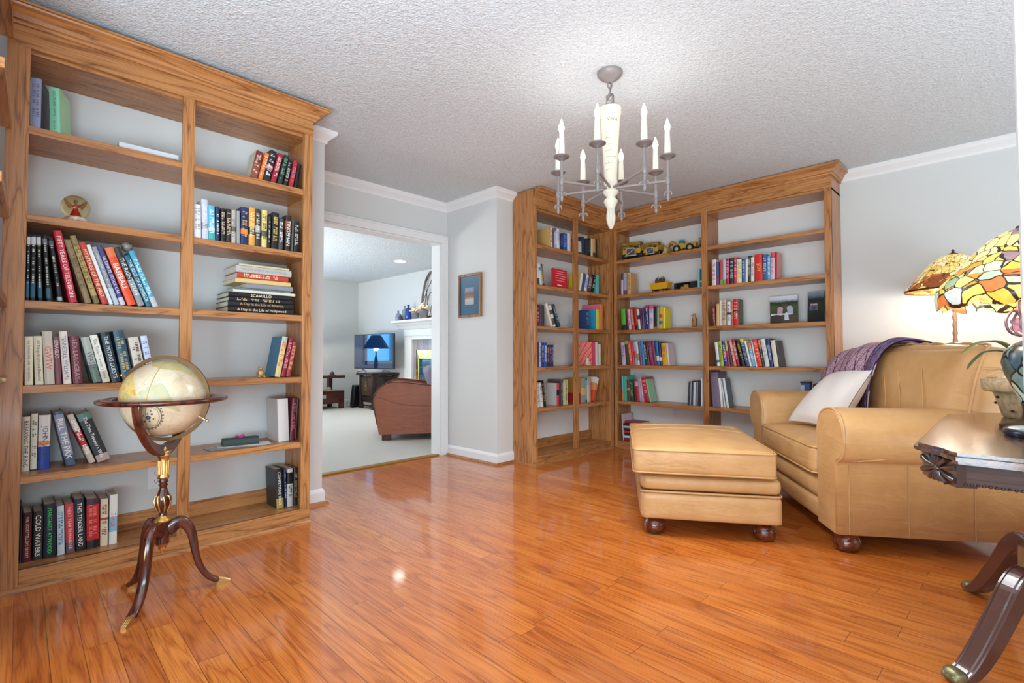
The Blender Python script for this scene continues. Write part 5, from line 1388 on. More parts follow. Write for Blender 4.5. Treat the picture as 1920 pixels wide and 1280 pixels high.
# ---------------------------------------------------------------- carved table
t = thing('side_table', 'dark carved pedestal table with fan corner under the glass lamp', 'table', (0, 0, 0))
x0, x1, y0, y1 = -.205, .62, 1.722, 2.965
def top_poly(g=0.):
    P = []
    a = [(-.202 + g, 1.875), (-.194 + g * .8, 1.85 + g * .3), (-.163 + g * .7, 1.812 + g * .7), (-.138 + g * .6, 1.785 + g), (-.124 + g * .4, 1.752 + g), (-.108 + g * .2, 1.725 + g)]
    P += [(x, y) for x, y in a]
    xm = (x0 + x1) / 2
    P2 = [(2 * xm - x, y) for x, y in a][::-1]; ym = (1.722 + y1) / 2
    full = P + P2 + [(x, 2 * ym - y) for x, y in P2[::-1]] + [(x, 2 * ym - y) for x, y in P[::-1]]
    return full
m = MB()
m.prism(top_poly(.004), 2, .696, .706).prism(top_poly(-.006), 2, .686, .696).prism(top_poly(.010), 2, .676, .686)
m.build('table_top', DARKWOOD, t, .0025)
m = MB(); m.prism(top_poly(.026), 2, .622, .677); ap = m.build('apron', wood('apron_walnut', 0, '4a2a1e', '3e2218', '24120e', .55, .7, 0.), t, .002)
m = MB()
for k in range(60): m.ball((-.09 + k * .0115, 1.748, .6245), .0048, 6, 4, sc=(1, .7, .8))
m.build('beaded_edge', plain('3a2420', .4), ap)
# fan carved corner block
fc = Vector((-.136, 1.816, .648)); fx = Vector((.090, -.15, 0)).normalized(); fn_ = Vector((fx.y, -fx.x, 0)); fn_ = fn_ if fn_.dot(Vector((-1, -1, 0))) > 0 else -fn_
m = MB()
vs = []
for s_ in (0, 1):
    for a, b in ((-.080, -.034), (.080, -.034), (.080, .030), (-.080, .030)): vs.append(tuple(fc + fx * a + Vector((0, 0, b)) + fn_ * (.014 if s_ else -.03)))
m.add(vs, [(0, 1, 2, 3), (7, 6, 5, 4), (0, 4, 5, 1), (1, 5, 6, 2), (2, 6, 7, 3), (3, 7, 4, 0)])
for k in range(14):
    a = 2 * math.pi * (k + .5) / 14; L_ = min(.078 / max(abs(math.cos(a)), .05), .032 / max(abs(math.sin(a)), .05))
    pts = [tuple(fc + fn_ * h + fx * (math.cos(a) * r) + Vector((0, 0, math.sin(a) * r))) for r, h in ((.006, .015), (L_ * .55, .020), (L_ * .96, .015))]
    m.tube(pts, [.0015, .006, .0085], 6)
m.ball(tuple(fc + fn_ * .017), .007, 10, 8)
m.build('fan_carving', plain('3c2a26', .28, coat=.6, name='polished_carving'), t)
LEGW = plain('55342a', .2, coat=.5, name='polished_walnut')
def sabre(cx, cy, ang, pts, w=.030):
    """Leg in the vertical plane through (cx, cy) at angle ang: pts are (distance out, z of top edge, depth)."""
    dx, dy = math.cos(ang), math.sin(ang)
    cp = bez(pts, 6); m = MB(); n = len(cp); vs = []
    for i, (x, z, h) in enumerate(cp):
        j0, j1 = max(i - 1, 0), min(i + 1, n - 1); tx, tz = cp[j1][0] - cp[j0][0], cp[j1][1] - cp[j0][1]; q = math.hypot(tx, tz) or 1; nx, nz = -tz / q, tx / q
        if nz > 0: nx, nz = -nx, -nz
        for p_, s_ in ((.10, -1), (.02, -.92), (.02, -.72), (.06, -.68), (0, -.55), (0, .55), (.06, .68), (.02, .72), (.02, .92), (.10, 1), (.9, 1), (1, .8), (1, -.8), (.9, -1)):
            r_ = x + nx * h * p_; vs.append((cx + r_ * dx - w * s_ * dy, cy + r_ * dy + w * s_ * dx, max(.002, z + nz * h * p_)))
    k_ = 14; fs = [(i * k_ + k, (i + 1) * k_ + k, (i + 1) * k_ + (k + 1) % k_, i * k_ + (k + 1) % k_) for i in range(n - 1) for k in range(k_)]
    fs += [tuple(range(k_)), tuple(range((n - 1) * k_, n * k_))[::-1]]
    m.add(vs, fs, 0, False)
    lg = m.build('leg', LEGW, t)
    m = MB().pad(-.012, .026, -.026, .026, .0, .036, .010, 6, (.004, .002, .004))
    for k in (-1, 0, 1): m.ball((.022, k * .015, .016), .011, 8, 6)
    cap = m.build('brass_cap', plain('8a8460', .4, .7, name='tarnished_brass'), lg, weld=True)
    e = pts[-1][0]; cap.location = (cx + e * dx, cy + e * dy, 0); cap.rotation_euler = (0, 0, ang)
LP = [(-.05, .285, .10), (.0, .300, .095), (.045, .318, .085), (.090, .312, .068), (.130, .270, .058), (.180, .185, .052), (.235, .098, .046), (.275, .045, .036), (.300, .022, .020)]
for cx, cy, ang in ((.06, 2.22, -130), (.06, 2.55, 130), (.36, 2.22, -50), (.36, 2.55, 50)): sabre(cx, cy, R(ang), LP)
MB().pad(.0, .42, 2.16, 2.61, .225, .300, .012, 6).build('platform', DARKWOOD, t, weld=True)
for cx, cy in ((.065, 2.25), (.065, 2.52), (.355, 2.25), (.355, 2.52)):
    MB().lathe([(.042, .298), (.045, .315), (.030, .33), (.026, .36), (.038, .40), (.030, .43), (.028, .52), (.040, .56), (.026, .59), (.040, .61), (.044, .624)], 24, c=(cx, cy, 0)).build('column', DARKWOOD, t)

# terracotta pot with a small orchid plant, and a flat piece with a blue top
t = thing('potted_orchid', 'stubby orchid plant in pierced pale clay pot on the table', 'potted plant', (.056, 2.86, .706))
CLAY = marble('a08c66', 'bea888', 'weathered_clay')
MB().lathe([(.082, 0), (.088, .004), (.112, .092), (.116, .100), (.140, .104), (.148, .112), (.152, .150), (.148, .157), (.140, .155), (.136, .130), (.10, .10)], 44).build('pot', CLAY, t)
m = MB()
for k in range(14):
    a = R(26 * k); z = .03 + .026 * (k % 3); r = .0885 + .0265 * z / .092
    m.ball((r * math.cos(a), r * math.sin(a), z), .0065, 8, 6, sc=(1, 1, .8))
m.build('drain_hole', plain('2c241c', .9), t)
MB().lathe([(.001, .142), (.08, .140), (.137, .134)][::-1], 30).build('bark', marble('4a3a2c', '7a6248', 'bark_chips'), t)
LEAF = plain('66733f', .4, name='orchid_leaf')
def leaf(pts, w, mat):
    cp = bez(pts, 6); n = len(cp)
    def fn(u, v):
        i = min(int(u * (n - 1) + .5), n - 1); p = Vector(cp[i]); q = Vector(cp[min(i + 1, n - 1)]) - Vector(cp[max(i - 1, 0)]); s_ = q.cross(Vector((0, 0, 1))).normalized()
        ww = w * (math.sin(math.pi * min(1, .06 + u * .94)) ** .6) * (1 if u < .6 else 1)
        return tuple(p + s_ * ww * (v - .5) * 2 + Vector((0, 0, abs(v - .5) * ww * .7)))
    return MB().grid(fn, n, 5).build('leaf', mat, t, solid=.002)
leaf([(-.03, -.01, .19), (-.05, -.05, .262), (-.10, -.10, .300), (-.155, -.15, .290), (-.20, -.19, .252)], .017, LEAF)
leaf([(-.03, -.01, .18), (-.07, -.05, .255), (-.125, -.08, .262), (-.165, -.11, .225), (-.185, -.13, .19)], .011, plain('4f5536', .5))
leaf([(-.03, -.02, .15), (-.055, -.05, .20), (-.058, -.06, .255), (-.045, -.05, .285)], .022, plain('8a9a52', .4))
leaf([(.02, .02, .15), (.06, .05, .24), (.12, .09, .27), (.17, .12, .24)], .018, LEAF)
m = MB()
for k in range(9):
    a = R(150 + 17 * k); r1 = rnd.uniform(.13, .19)
    m.tube(bez([(.03 * math.cos(a), .03 * math.sin(a), .145), (.09 * math.cos(a + .2), .09 * math.sin(a + .2), .175 + rnd.uniform(0, .03)), (r1 * math.cos(a), r1 * math.sin(a), .165 + rnd.uniform(-.01, .05))], 8), .0016, 5)
m.build('air_root', plain('b89a70', .8), t)
m = MB().ball((-.060, -.055, .158), .022, 12, 8, sc=(1.3, 1, .7)).ball((-.085, -.03, .153), .014, 10, 8, sc=(1.2, 1, .7))
m.build('pebble', plain('d8cfc4', .6), t)
m = MB().tube(bez([(.0, .0, .15), (-.005, -.02, .28), (-.02, -.06, .36)], 8), .003, 6)
for k in range(5):
    a = 2 * math.pi * k / 5; m.ball((-.022 + .022 * math.cos(a), -.065 + .006, .368 + .022 * math.sin(a)), .018, 10, 6, sc=(1, .35, .8))
m.build('blossom', plain('a8748c', .5), t)

t = thing('trinket_dish', 'flat dark oval piece with mottled blue top before the clay pot', 'dish', (.030, 2.23, .7065), R(8))
m = MB().lathe([(.052, 0), (.056, .008), (.054, .018), (.046, .022)], 36)
m.v = [(x * 1.0, y * 1.6, z) for x, y, z in m.v]; m.build('body', plain('1c2430', .25), t)
m = MB().lathe([(.046, .021), (.030, .026), (.001, .028)], 36); m.v = [(x, y * 1.6, z) for x, y, z in m.v]
m.build('top', marble('3c5a78', 'a8c0cc', 'mottled_blue_glaze'), t)

# ---------------------------------------------------------------- toys and keepsakes on the back wall bookcase
YEL = plain('c89a34', .45, name='yellow_toy_paint'); DKY = plain('8a6a28', .5, name='brown_yellow_toy_paint'); RUB = plain('1c1c1c', .7, name='black_rubber'); HUB = plain('c8b070', .4)
GRY = plain('5a5a5c', .45); BUFF = plain('c0ac84', .5)
def wheel(parent, x, y, r, w, axis='x', name='wheel'):
    prof = [(r * .55, -w / 2), (r * .9, -w / 2), (r, -w * .35), (r, w * .35), (r * .9, w / 2), (r * .55, w / 2)]
    a = MB().lathe(prof, 24, caps=False).build(name, RUB, parent)
    b = MB().lathe([(r * .02, -w * .42), (r * .56, -w * .40), (r * .56, w * .40), (r * .02, w * .42)], 20).build('wheel_hub', HUB, a)
    a.location = (x, y, r); a.rotation_euler = (0, R(90), 0) if axis == 'x' else (R(90), 0, 0)
    return a
def dump_truck(label, loc, rz, s):
    t = thing('toy_dump_truck', label, 'toy truck', loc, rz); t.scale = (s, s, s)
    for x in (-.082, .082): wheel(t, x, -.03, .040, .036); wheel(t, x, .11, .040, .036)
    m = MB().box(-.060, .060, -.06, .16, .036, .060).box(-.030, .030, .10, .12, .025, .05); m.build('chassis', GRY, t, .002)
    b_ = MB().box(-.095, .095, -.062, -.02, .060, .100).box(-.095, -.055, -.075, -.045, .052, .064).box(.055, .095, -.075, -.045, .052, .064)
    b_.build('body', YEL, t, .003)
    g = MB().box(-.048, .048, -.082, -.06, .034, .104).build('radiator', plain('4a4c50', .5), t, .001)
    m = MB()
    for q in ((-.052, -.044, .030, .108), (.044, .052, .030, .108)): m.box(q[0], q[1], -.088, -.080, q[2], q[3])
    m.box(-.052, .052, -.088, -.080, .100, .108).box(-.060, .060, -.092, -.080, .026, .036)
    m.tube([(-.044, -.086, .04), (.044, -.086, .10)], .0035, 6)
    m.build('front_frame', BUFF, g)
    m = MB().box(.015, .085, -.060, .0, .100, .138); m.build('cab', YEL, t, .003)
    MB().box(.022, .078, -.0625, -.058, .108, .132).build('windscreen', plain('202830', .1), t)
    m = MB().prism([(-.066, .146), (-.066, .160), (.02, .166), (.17, .150), (.17, .075), (.02, .090), (-.01, .138)], 0, -.095, .095); m.build('dump_bed', YEL, t, .003)
    m = MB().box(-.105, .105, -.075, .00, .158, .168)
    for k in range(12): m.box(-.098 + k * .0172, -.092 + k * .0172, -.072, .0, .136, .160)
    m.build('bed_visor', DKY, t, .001)
    m = MB()
    for x in (-.088, -.030): m.tube([(x, -.06, .10), (x, -.06, .13)], .002, 6)
    m.tube([(-.088, -.06, .13), (-.030, -.06, .13)], .002, 6); m.build('railing', BUFF, t)
    return t
dump_truck('yellow toy dump truck nearest the bookcase corner, on top shelf', (-2.762, 4.598, 1.9458), R(10), 1.0)
dump_truck('smaller yellow toy dump truck between the first one and loader', (-2.552, 4.615, 1.9458), R(4), .82)
t = thing('toy_wheel_loader', 'yellow toy wheel loader with lowered bucket and teal windowed cab', 'toy loader', (-2.228, 4.63, 1.9458), R(3))
for x in (.075, -.075 + .02):
    for y in (-.045, .045): wheel(t, x, y, .037, .030, 'y')
MB().box(-.010, .125, -.030, .030, .040, .085).prism([(-.085, .035), (-.085, .060), (-.01, .080), (-.01, .035)], 1, -.025, .025).build('body', YEL, t, .004)
c_ = MB().box(-.045, -.002, -.024, .024, .075, .128).build('cab', plain('d0a83c', .45), t, .003)
MB().box(-.047, -.0, -.026, .026, .092, .122).build('window', plain('1c7c88', .15), c_)
m = MB()
for y in (-.024, .024): m.tube([(-.06, y, .075), (-.115, y, .125), (-.160, y, .085), (-.185, y, .030)], [.009, .010, .010, .008], 8)
m.build('lift_arm', YEL, t)
m = MB().prism([(-.235, .002), (-.150, .002), (-.145, .050), (-.165, .080), (-.172, .050), (-.190, .012), (-.235, .006)], 1, -.072, .072)
m.build('bucket', plain('c0a468', .45), t, .002)
m = MB().tube([(-.09, 0, .07), (-.135, 0, .10), (-.165, 0, .06)], .006, 8).build('hydraulic_ram', plain('a8a8a8', .25, .8), t)
t = thing('toy_grader', 'dark yellow toy grader half behind the oak post', 'toy grader', (-2.062, 4.70, 1.9458), R(-2))
for x in (.032, -.020): wheel(t, x, -.025, .030, .024, 'y'); wheel(t, x, .025, .030, .024, 'y')
MB().box(-.045, .062, -.018, .018, .040, .062).box(-.010, .010, -.02, .02, .062, .075).build('body', YEL, t, .003)
m = MB().box(-.038, .0, -.020, .020, .064, .112).build('cab', DKY, t, .002)
m = MB()
for x in (-.04, .002): 
    for y in (-.022, .022): m.tube([(x, y, .06), (x, y, .128)], .002, 6)
m.box(-.044, .006, -.025, .025, .126, .132); m.build('roll_cage', YEL, t)
m = MB().tube([(.03, 0, .06), (.03, 0, .118)], .004, 8).box(.01, .060, -.016, .016, .062, .090); m.build('engine_cover', plain('2c2a24', .5), t, .002)

t = thing('toy_tub_truck', 'bright yellow toy tub carrying a dark load on second shelf', 'toy', (-2.478, 4.63, 1.5855))
m = MB().prism([(-.075, .028), (.075, .028), (.088, .034), (.098, .090), (-.098, .090), (-.088, .034)], 1, -.045, .045)
m.build('tub', plain('e0a41c', .4), t, .004)
MB().box(-.102, .102, -.050, .050, .084, .092).build('rim', plain('e8b030', .4), t, .002)
for x in (-.055, .055): wheel(t, x, 0, .016, .09, 'y')
m = MB()
for k in range(7): m.tube(bez([(-.048 + k * .016, -.012, .09), (-.048 + k * .016 + .004 * math.sin(k), -.01, .125 + .008 * math.sin(k * 2.2)), (-.046 + k * .015, .006, .150 + .012 * math.sin(k * 1.7))], 5), [.008] * 6 + [.007, .006, .005, .004, .003], 7)
m.build('load', plain('54402c', .7), t)
t = thing('model_box', 'black display box with window showing a yellow model', 'box', (-2.20, 4.62, 1.5855), R(-4))
m = MB().box(-.118, .118, -.035, .045, 0, .006).box(-.118, .118, -.035, .045, .064, .070).box(-.118, -.085, -.035, .045, .006, .064).box(.048, .118, -.035, .045, .006, .064).box(-.085, .048, .038, .045, .006, .064)
m.build('carton', plain('23272c', .4), t)
m = MB().box(-.06, .02, -.01, .02, .010, .034).box(-.03, .01, -.01, .02, .034, .05); m.build('model', plain('c8a050', .5), t, .003)
MB().box(-.085, .048, -.0345, -.0335, .006, .064).build('window', plain('ffffff', .02, trans=1., ior=1.05, name='thin_clear_film'), t)
t = thing('wooden_bird', 'carved wooden penguin figure alone on third shelf', 'figurine', (-2.122, 4.60, 1.2185), R(-20))
PW_ = wood('carved_light_wood', 2, 'c4925c', 'a87848', '7c5230', .5, .8, 0)
MB().lathe([(.012, 0), (.020, .004), (.025, .03), (.024, .06), (.018, .09), (.013, .105), (.014, .116), (.012, .126), (.005, .133), (.001, .135)], 20).build('body', PW_, t)
MB().tube([(0, -.010, .118), (-.012, -.022, .113), (-.018, -.030, .107)], [.006, .004, .001], 8).build('beak', PW_, t)
m = MB()
for s in (-1, 1): m.ball((s * .024, .002, .058), .012, 10, 8, sc=(.4, .9, 3.0))
m.build('flipper', PW_, t)

def photo_mat(kind):
    m, N, L, B = newmat('photo_print')
    tc = N.new('ShaderNodeTexCoord'); sp = N.new('ShaderNodeSeparateXYZ'); L.new(tc.outputs['Object'], sp.inputs[0])
    v = mapping(N, L, (1, 1, 1))
    n = noise(N, L, v, 26., 5., .7)
    z = math_n(N, L, 'ADD', sp.outputs[2], math_n(N, L, 'MULTIPLY', n, .05))
    if kind: col = ramp(N, L, math_n(N, L, 'MULTIPLY', z, 3.6), [(0., '4c4640'), (.30, '54503c'), (.38, '3c4a2c'), (.62, '4a5a38'), (.74, '2c3424'), (.84, 'c8d0dc'), (1., 'dce0e8')])
    else: col = ramp(N, L, math_n(N, L, 'MULTIPLY', z, 3.6), [(0., '16181c'), (.30, '22262a'), (.60, '2c342c'), (.78, '202a2c'), (.92, '7c8898'), (1., '98a4b4')])
    L.new(col, B.inputs['Base Color']); B.inputs['Roughness'].default_value = .18
    return m
def person_print(m, x, z, h, lean=0):
    m.ball((x + lean * .6, -.002, z + h * .88), h * .11, 12, 8, 1, sc=(1, .08, 1.15))
    m.add([(x - h * .17, -.0025, z + h * .18), (x + h * .17, -.0025, z + h * .18), (x + h * .19 + lean * .4, -.0025, z + h * .66), (x + h * .07 + lean * .5, -.0025, z + h * .78), (x - h * .07 + lean * .5, -.0025, z + h * .78), (x - h * .19 + lean * .4, -.0025, z + h * .66)], [tuple(range(6))], 0)
t = thing('photo_print', 'mounted photo of couple seated at a garden table', 'photo', (-1.362, 4.65, 1.2215), R(-2))
MB().box(-.109, .109, 0, .014, 0, .236).build('block', photo_mat(True), t)
m = MB(); person_print(m, -.030, .055, .115, .012); m.build('person', [plain('c09aa0', .4), plain('2c2220', .5)], t)
m = MB(); person_print(m, .055, .055, .122, -.016); m.build('person', [plain('b0b0c8', .4), plain('2c2220', .5)], t)
m = MB().add([(-.105, -.003, .055), (-.02, -.003, .055), (-.015, -.003, .075), (.06, -.003, .075), (.06, -.003, .086), (-.10, -.003, .088)], [tuple(range(6))], 0)
m.add([(-.10, -.004, .012), (-.018, -.004, .012), (-.012, -.004, .070), (-.055, -.004, .078), (-.102, -.004, .070)], [tuple(range(5))], 1)
m.add([(.006, -.004, .03), (.042, -.004, .03), (.036, -.004, .09), (.020, -.004, .096), (.008, -.004, .08)], [tuple(range(5))], 2)
m.build('table_scene', [plain('d4d4d8', .4), plain('3c3436', .4), plain('d0d4e4', .4)], t)
t = thing('photo_print', 'dark glossy mounted photo with small figures beside end panel', 'photo', (-1.128, 4.66, 1.2235), R(-9))
o = MB().box(-.062, .062, 0, .010, 0, .252).build('block', photo_mat(False), t); o.rotation_euler = (R(-4), 0, 0)
m = MB()
for x in (-.034, -.018, -.004, .006): person_print(m, x, .085, .07)
o = m.build('person', [plain('5c6480', .4), plain('c0a8a0', .5)], t); o.rotation_euler = (R(-4), 0, 0)

t = thing('lantern_tin', 'blue and white tin behind the white pillow on fifth shelf', 'tin', (-1.190, 4.63, .4922))
MB().box(-.038, .028, -.03, .03, 0, .238).build('tin', plain('3c5c90', .4), t, .003)
MB().box(-.040, -.012, -.031, -.02, .06, .22).build('label', plain('c8d0dc', .5), t)
m = MB().box(-.042, .032, -.034, .034, .236, .248); m.build('lid', plain('242428', .4), t, .002)
o = MB().box(-.033, .033, -.05, .05, 0, .235).build('storage_box', plain('2c2c34', .5), None, .004, loc=(-1.105, 4.64, .4922))
tag(o, 'dark box beside the blue tin behind the pillow', 'box')
o = MB().prism([(0, 0), (.17, .0), (.17, .275), (.03, .285)], 1, 0, .003).build('paper_card', plain('ded8d4', .6), loc=(-2.915, 4.785, .4905))
tag(o, 'pale card standing behind leaning books on fifth shelf', 'card')
for k, (x, z0, c, a) in enumerate(((-2.80, .0, '8a2c3c', 0), (-2.79, .030, 'c8c8cc', 4), (-2.80, .056, '2c2c34', -5), (-2.79, .080, 'b03c3c', 3), (-2.80, .106, '34343c', -2), (-2.795, .130, 'c4bcb8', 2), (-2.80, .154, '2a2628', 0), (-2.795, .178, '98303c', -3))):
    o = book(.023, .20, .15, c, '', '', '', '')
    o.matrix_world = Matrix.Translation((x + .13, 4.54 + .01 * (k % 2), .0806 + z0 + .0122)) @ Matrix.Rotation(R(a), 4, 'Z') @ Matrix.Rotation(R(-90), 4, 'Y')
    tag(o, ['dark red', 'pale grey', 'black', 'red', 'charcoal', 'off white', 'blackish', 'crimson'][k] + ' book lying flat in the low stack behind the ottoman', 'book', 'books lying flat behind the ottoman')
o = book(.008, .27, .20, 'd8c0cc', '', '', '', '')
o.matrix_world = Matrix.Translation((-2.865, 4.535, .0812)) @ Matrix.Rotation(R(-4), 4, 'Y')
tag(o, 'thin pink white book standing beside low stack behind the ottoman', 'book')

# figures and face-out books in the corner bookcase
teddy('figurine', 'small cream bear figurine before the coral picture book', (-2.985, 4.085, .858), R(90), .075, plain('e0d4bc', .5), 'figurine')
def face_book(label, y0, z, w, h, th, col, marks, lean, x, rz=0):
    o = MB().box(-w / 2, w / 2, 0, th, 0, h, 0).box(-w / 2 + .003, w / 2 + .001, .002, th - .002, .003, h - .003, 1)
    for (a, b, c_, d, mc) in marks: o.box(a, b, -.0006, .001, c_, d, 2 + mc)
    return o
m = face_book('', 0, 0, .165, .19, .018, '', [(-.05, .07, .165, .168, 0), (-.05, .06, .142, .145, 0), (-.05, .07, .118, .121, 0), (-.05, .06, .094, .097, 0), (-.05, .065, .070, .073, 0), (-.03, .02, .02, .03, 0)], 0, 0)
o = m.build('book', [plain('c8202c', .35), PAPER, plain('f0d8d4', .5)])
o.matrix_world = Matrix.Translation((-3.04, 3.735, 1.6005)) @ Matrix.Rotation(R(74), 4, 'Z') @ Matrix.Rotation(R(-12), 4, 'X') @ Matrix.Rotation(R(7), 4, 'Y')
tag(o, 'red book with thin white lines facing out on second shelf of corner bookcase', 'book')
def swirl_mat():
    m, N, L, B = newmat('coral_swirl_print')
    v = mapping(N, L, (1, 1, 1), (0, R(-35), 0)); w = N.new('ShaderNodeTexWave'); w.inputs['Scale'].default_value = 7; w.inputs['Distortion'].default_value = 3.5; w.inputs['Detail'].default_value = 1
    L.new(v, w.inputs['Vector']); L.new(ramp(N, L, w.outputs['Fac'], [(.0, 'd8384c'), (.35, 'e8705c'), (.7, 'e8a08c'), (1., 'd86a54')]), B.inputs['Base Color']); B.inputs['Roughness'].default_value = .35
    return m
m = face_book('', 0, 0, .20, .235, .02, '', [], 0, 0); o = m.build('book', [swirl_mat(), PAPER])
o.matrix_world = Matrix.Translation((-3.07, 4.12, .8585)) @ Matrix.Rotation(R(58), 4, 'Z')
tag(o, 'coral swirl patterned book facing out behind the cream bear figurine', 'book')

# ---------------------------------------------------------------- framed picture beside the doorway
t = thing('framed_picture', 'small framed picture with blue mat on wall right of doorway', 'picture', (-3.572, 3.08, 1.517))
m = MB(); W2, H2 = .158, .202
for a in ((-W2, -W2 + .022, -H2, H2), (W2 - .022, W2, -H2, H2), (-W2 + .022, W2 - .022, -H2, -H2 + .022), (-W2 + .022, W2 - .022, H2 - .022, H2)): m.box(a[0], a[1], -.028, -.001, a[2], a[3])
m.build('frame', wood('picture_frame_wood', 2, 'a87440', '8e5c30', '64401f', .35, .5, .2), t, .003)
MB().box(-W2 + .02, W2 - .02, -.014, -.002, -H2 + .02, H2 - .02).build('mat_board', plain('3f6f90', .5), t)
def scene_mat():
    m, N, L, B = newmat('small_harbour_print')
    tc = N.new('ShaderNodeTexCoord'); sp = N.new('ShaderNodeSeparateXYZ'); L.new(tc.outputs['Object'], sp.inputs[0])
    n = noise(N, L, mapping(N, L, (1, 1, 1)), 30., 4.)
    z = math_n(N, L, 'ADD', sp.outputs[2], math_n(N, L, 'MULTIPLY', n, .04))
    L.new(ramp(N, L, math_n(N, L, 'ADD', math_n(N, L, 'MULTIPLY', z, 5.), .4), [(0., 'c8c0c8'), (.3, 'e0d8d4'), (.42, 'b87848'), (.6, '8a6a58'), (.75, 'a0a8c0'), (1., '7c94b4')]), B.inputs['Base Color']); B.inputs['Roughness'].default_value = .4
    return m
MB().box(-.07, .055, -.0155, -.010, -.085, .075).build('print', scene_mat(), t)
MB().box(-W2 + .02, W2 - .02, -.019, -.017, -H2 + .02, H2 - .02).build('glass', plain('ffffff', .02, trans=1., ior=1.25, name='picture_glass'), t)

# ---------------------------------------------------------------- living room beyond the doorway
YF = 5.15
RUST = plain('b0a498', .5)
fp = thing('fireplace', 'white fireplace with brass framed glass doors beyond doorway', 'fireplace', (-6.55, YF, 0))
m = MB().box(-1.12, -.90, -.10, 0, 0, 1.30).box(.90, 1.12, -.10, 0, 0, 1.30).box(-.90, .90, -.10, 0, 1.24, 1.30).box(-1.14, 1.14, -.105, 0, 1.30, 1.42)
m.build('surround', TRIM, fp, .006)
pm = [(0, 1.42), (.11, 1.42), (.13, 1.44), (.15, 1.47), (.19, 1.50), (.21, 1.52), (.26, 1.535), (.27, 1.545), (.27, 1.575), (0, 1.575)]
MB().prism([(-a, z) for a, z in pm], 0, -1.28, 1.28).build('mantel_shelf', TRIM, fp, .003)
def tile_mat(c1, c2, g, w, h, rough):
    m, N, L, B = newmat('wall_tile')
    v = mapping(N, L, (1, 1, 1), (R(90), 0, 0)); br = N.new('ShaderNodeTexBrick'); br.offset = 0; br.inputs['Scale'].default_value = 1; br.inputs['Brick Width'].default_value = w; br.inputs['Row Height'].default_value = h
    br.inputs['Mortar Size'].default_value = .004; br.inputs['Color1'].default_value = srgb(c1); br.inputs['Color2'].default_value = srgb(c2); br.inputs['Mortar'].default_value = srgb(g)
    L.new(v, br.inputs['Vector']); L.new(br.outputs['Color'], B.inputs['Base Color']); B.inputs['Roughness'].default_value = rough
    return m
MB().box(-.90, .90, -.05, 0, 1.06, 1.24).box(-.90, -.76, -.05, 0, 0, 1.06).box(.76, .90, -.05, 0, 0, 1.06).build('tile_facing', tile_mat('a8a0a0', '8c8890', '706c70', .155, .31, .3), fp)
MB().box(-.76, .76, -.03, 0, 0, 1.06).build('firebox', plain('1a1614', .9), fp)
m = MB().box(-.78, .78, -.085, -.05, .90, 1.06).box(-.78, -.70, -.085, -.05, 0, .90).box(.70, .78, -.085, -.05, 0, .90).box(-.70, .70, -.085, -.05, 0, .06)
dr = m.build('brass_frame', plain('d8b060', .18, 1.), fp, .004)
for a in (-.70, -.35, .0, .35):
    d_ = MB().box(a + .012, a + .338, -.076, -.07, .07, .89).build('glass_door', plain('1c4a62', .05, .0, .9, coat=1., name='reflection_blue_glass'), fp)  # blue of the reflected window put into the glass colour
    m = MB()
    for k in range(4): m.box(a + .012, a + .338, -.080, -.075, .22 + k * .18, .226 + k * .18)
    for x in (a + .10, a + .25): m.box(x, x + .005, -.080, -.075, .07, .89)
    m.box(a + .004, a + .014, -.084, -.07, .06, .90).box(a + .336, a + .346, -.084, -.07, .06, .90)
    m.build('mesh_screen_bars', plain('7c8c94', .3, .8), d_)

MZ = 1.5755
def bottle(label, x, y, prof, mat, stopper=None):
    t = thing('glass_bottle', label, 'bottle', (x, y, MZ))
    MB().lathe(prof, 24).build('bottle', mat, t)
    if stopper: MB().lathe([(.010, prof[-1][1] - .004), (.013, prof[-1][1] + .004), (.012, prof[-1][1] + .022)], 14).build('stopper', stopper, t)
BLUE = plain('2c4ca8', .08, trans=.35, ior=1.4, name='cobalt_glass'); AQUA = plain('b0ccd8', .05, trans=.6, ior=1.4, name='aqua_glass'); LILA = plain('b0b0cc', .08, trans=.5, ior=1.4, name='lilac_glass')
bottle('short lilac glass bottle at the end of the mantel', -7.765, 4.985, [(.045, 0), (.052, .01), (.052, .09), (.04, .12), (.018, .14), (.016, .18), (.022, .185)], LILA)
bottle('tall pale aqua bottle with cork behind the lilac one', -7.655, 5.05, [(.05, 0), (.055, .01), (.055, .16), (.04, .20), (.016, .225), (.015, .25)], AQUA, plain('8a6a54', .8))
bottle('cobalt blue square shouldered bottle on the mantel', -7.485, 5.01, [(.05, 0), (.056, .008), (.056, .19), (.050, .205), (.018, .215), (.017, .255), (.022, .26), (.022, .275)], BLUE)
bottle('small dark purple bottle before the aqua one', -7.63, 4.945, [(.03, 0), (.038, .01), (.038, .06), (.03, .08), (.014, .09), (.016, .11)], plain('5c4858', .1, trans=.3, name='purple_glass'))
t = thing('arch_decor', 'arched wooden window frame leaning on wall above mantel', 'wall decor', (-6.93, 5.06, MZ + .008), 0)
def arch(wd, hh, n=14):
    L_ = [(-wd, 0)]
    for k in range(n + 1):
        u = k / n; L_.append((-wd * math.cos(u * math.pi / 2) ** .9 if u < 1 else 0, hh * .38 + hh * .62 * math.sin(u * math.pi / 2)))
    return L_ + [(-x, z) for x, z in L_[:-1]][::-1]
RUSTIC = wood('rustic_grey_wood', 2, '8a7468', '6f5c54', '4c403c', .7, .6, 0)
def lean_y(z): return .075 * (z / .8)
MB().tube([(x, lean_y(z) - .02, z) for x, z in arch(.225, .80)], .020, 6).tube([(-.235, -.02, .018), (.235, -.02, .018)], .024, 6).build('frame', RUSTIC, t)
m = MB()
for wd, hh in ((.14, .60), (.07, .44)): m.tube([(x, lean_y(z) - .02, z) for x, z in arch(wd, hh)], .006, 6)
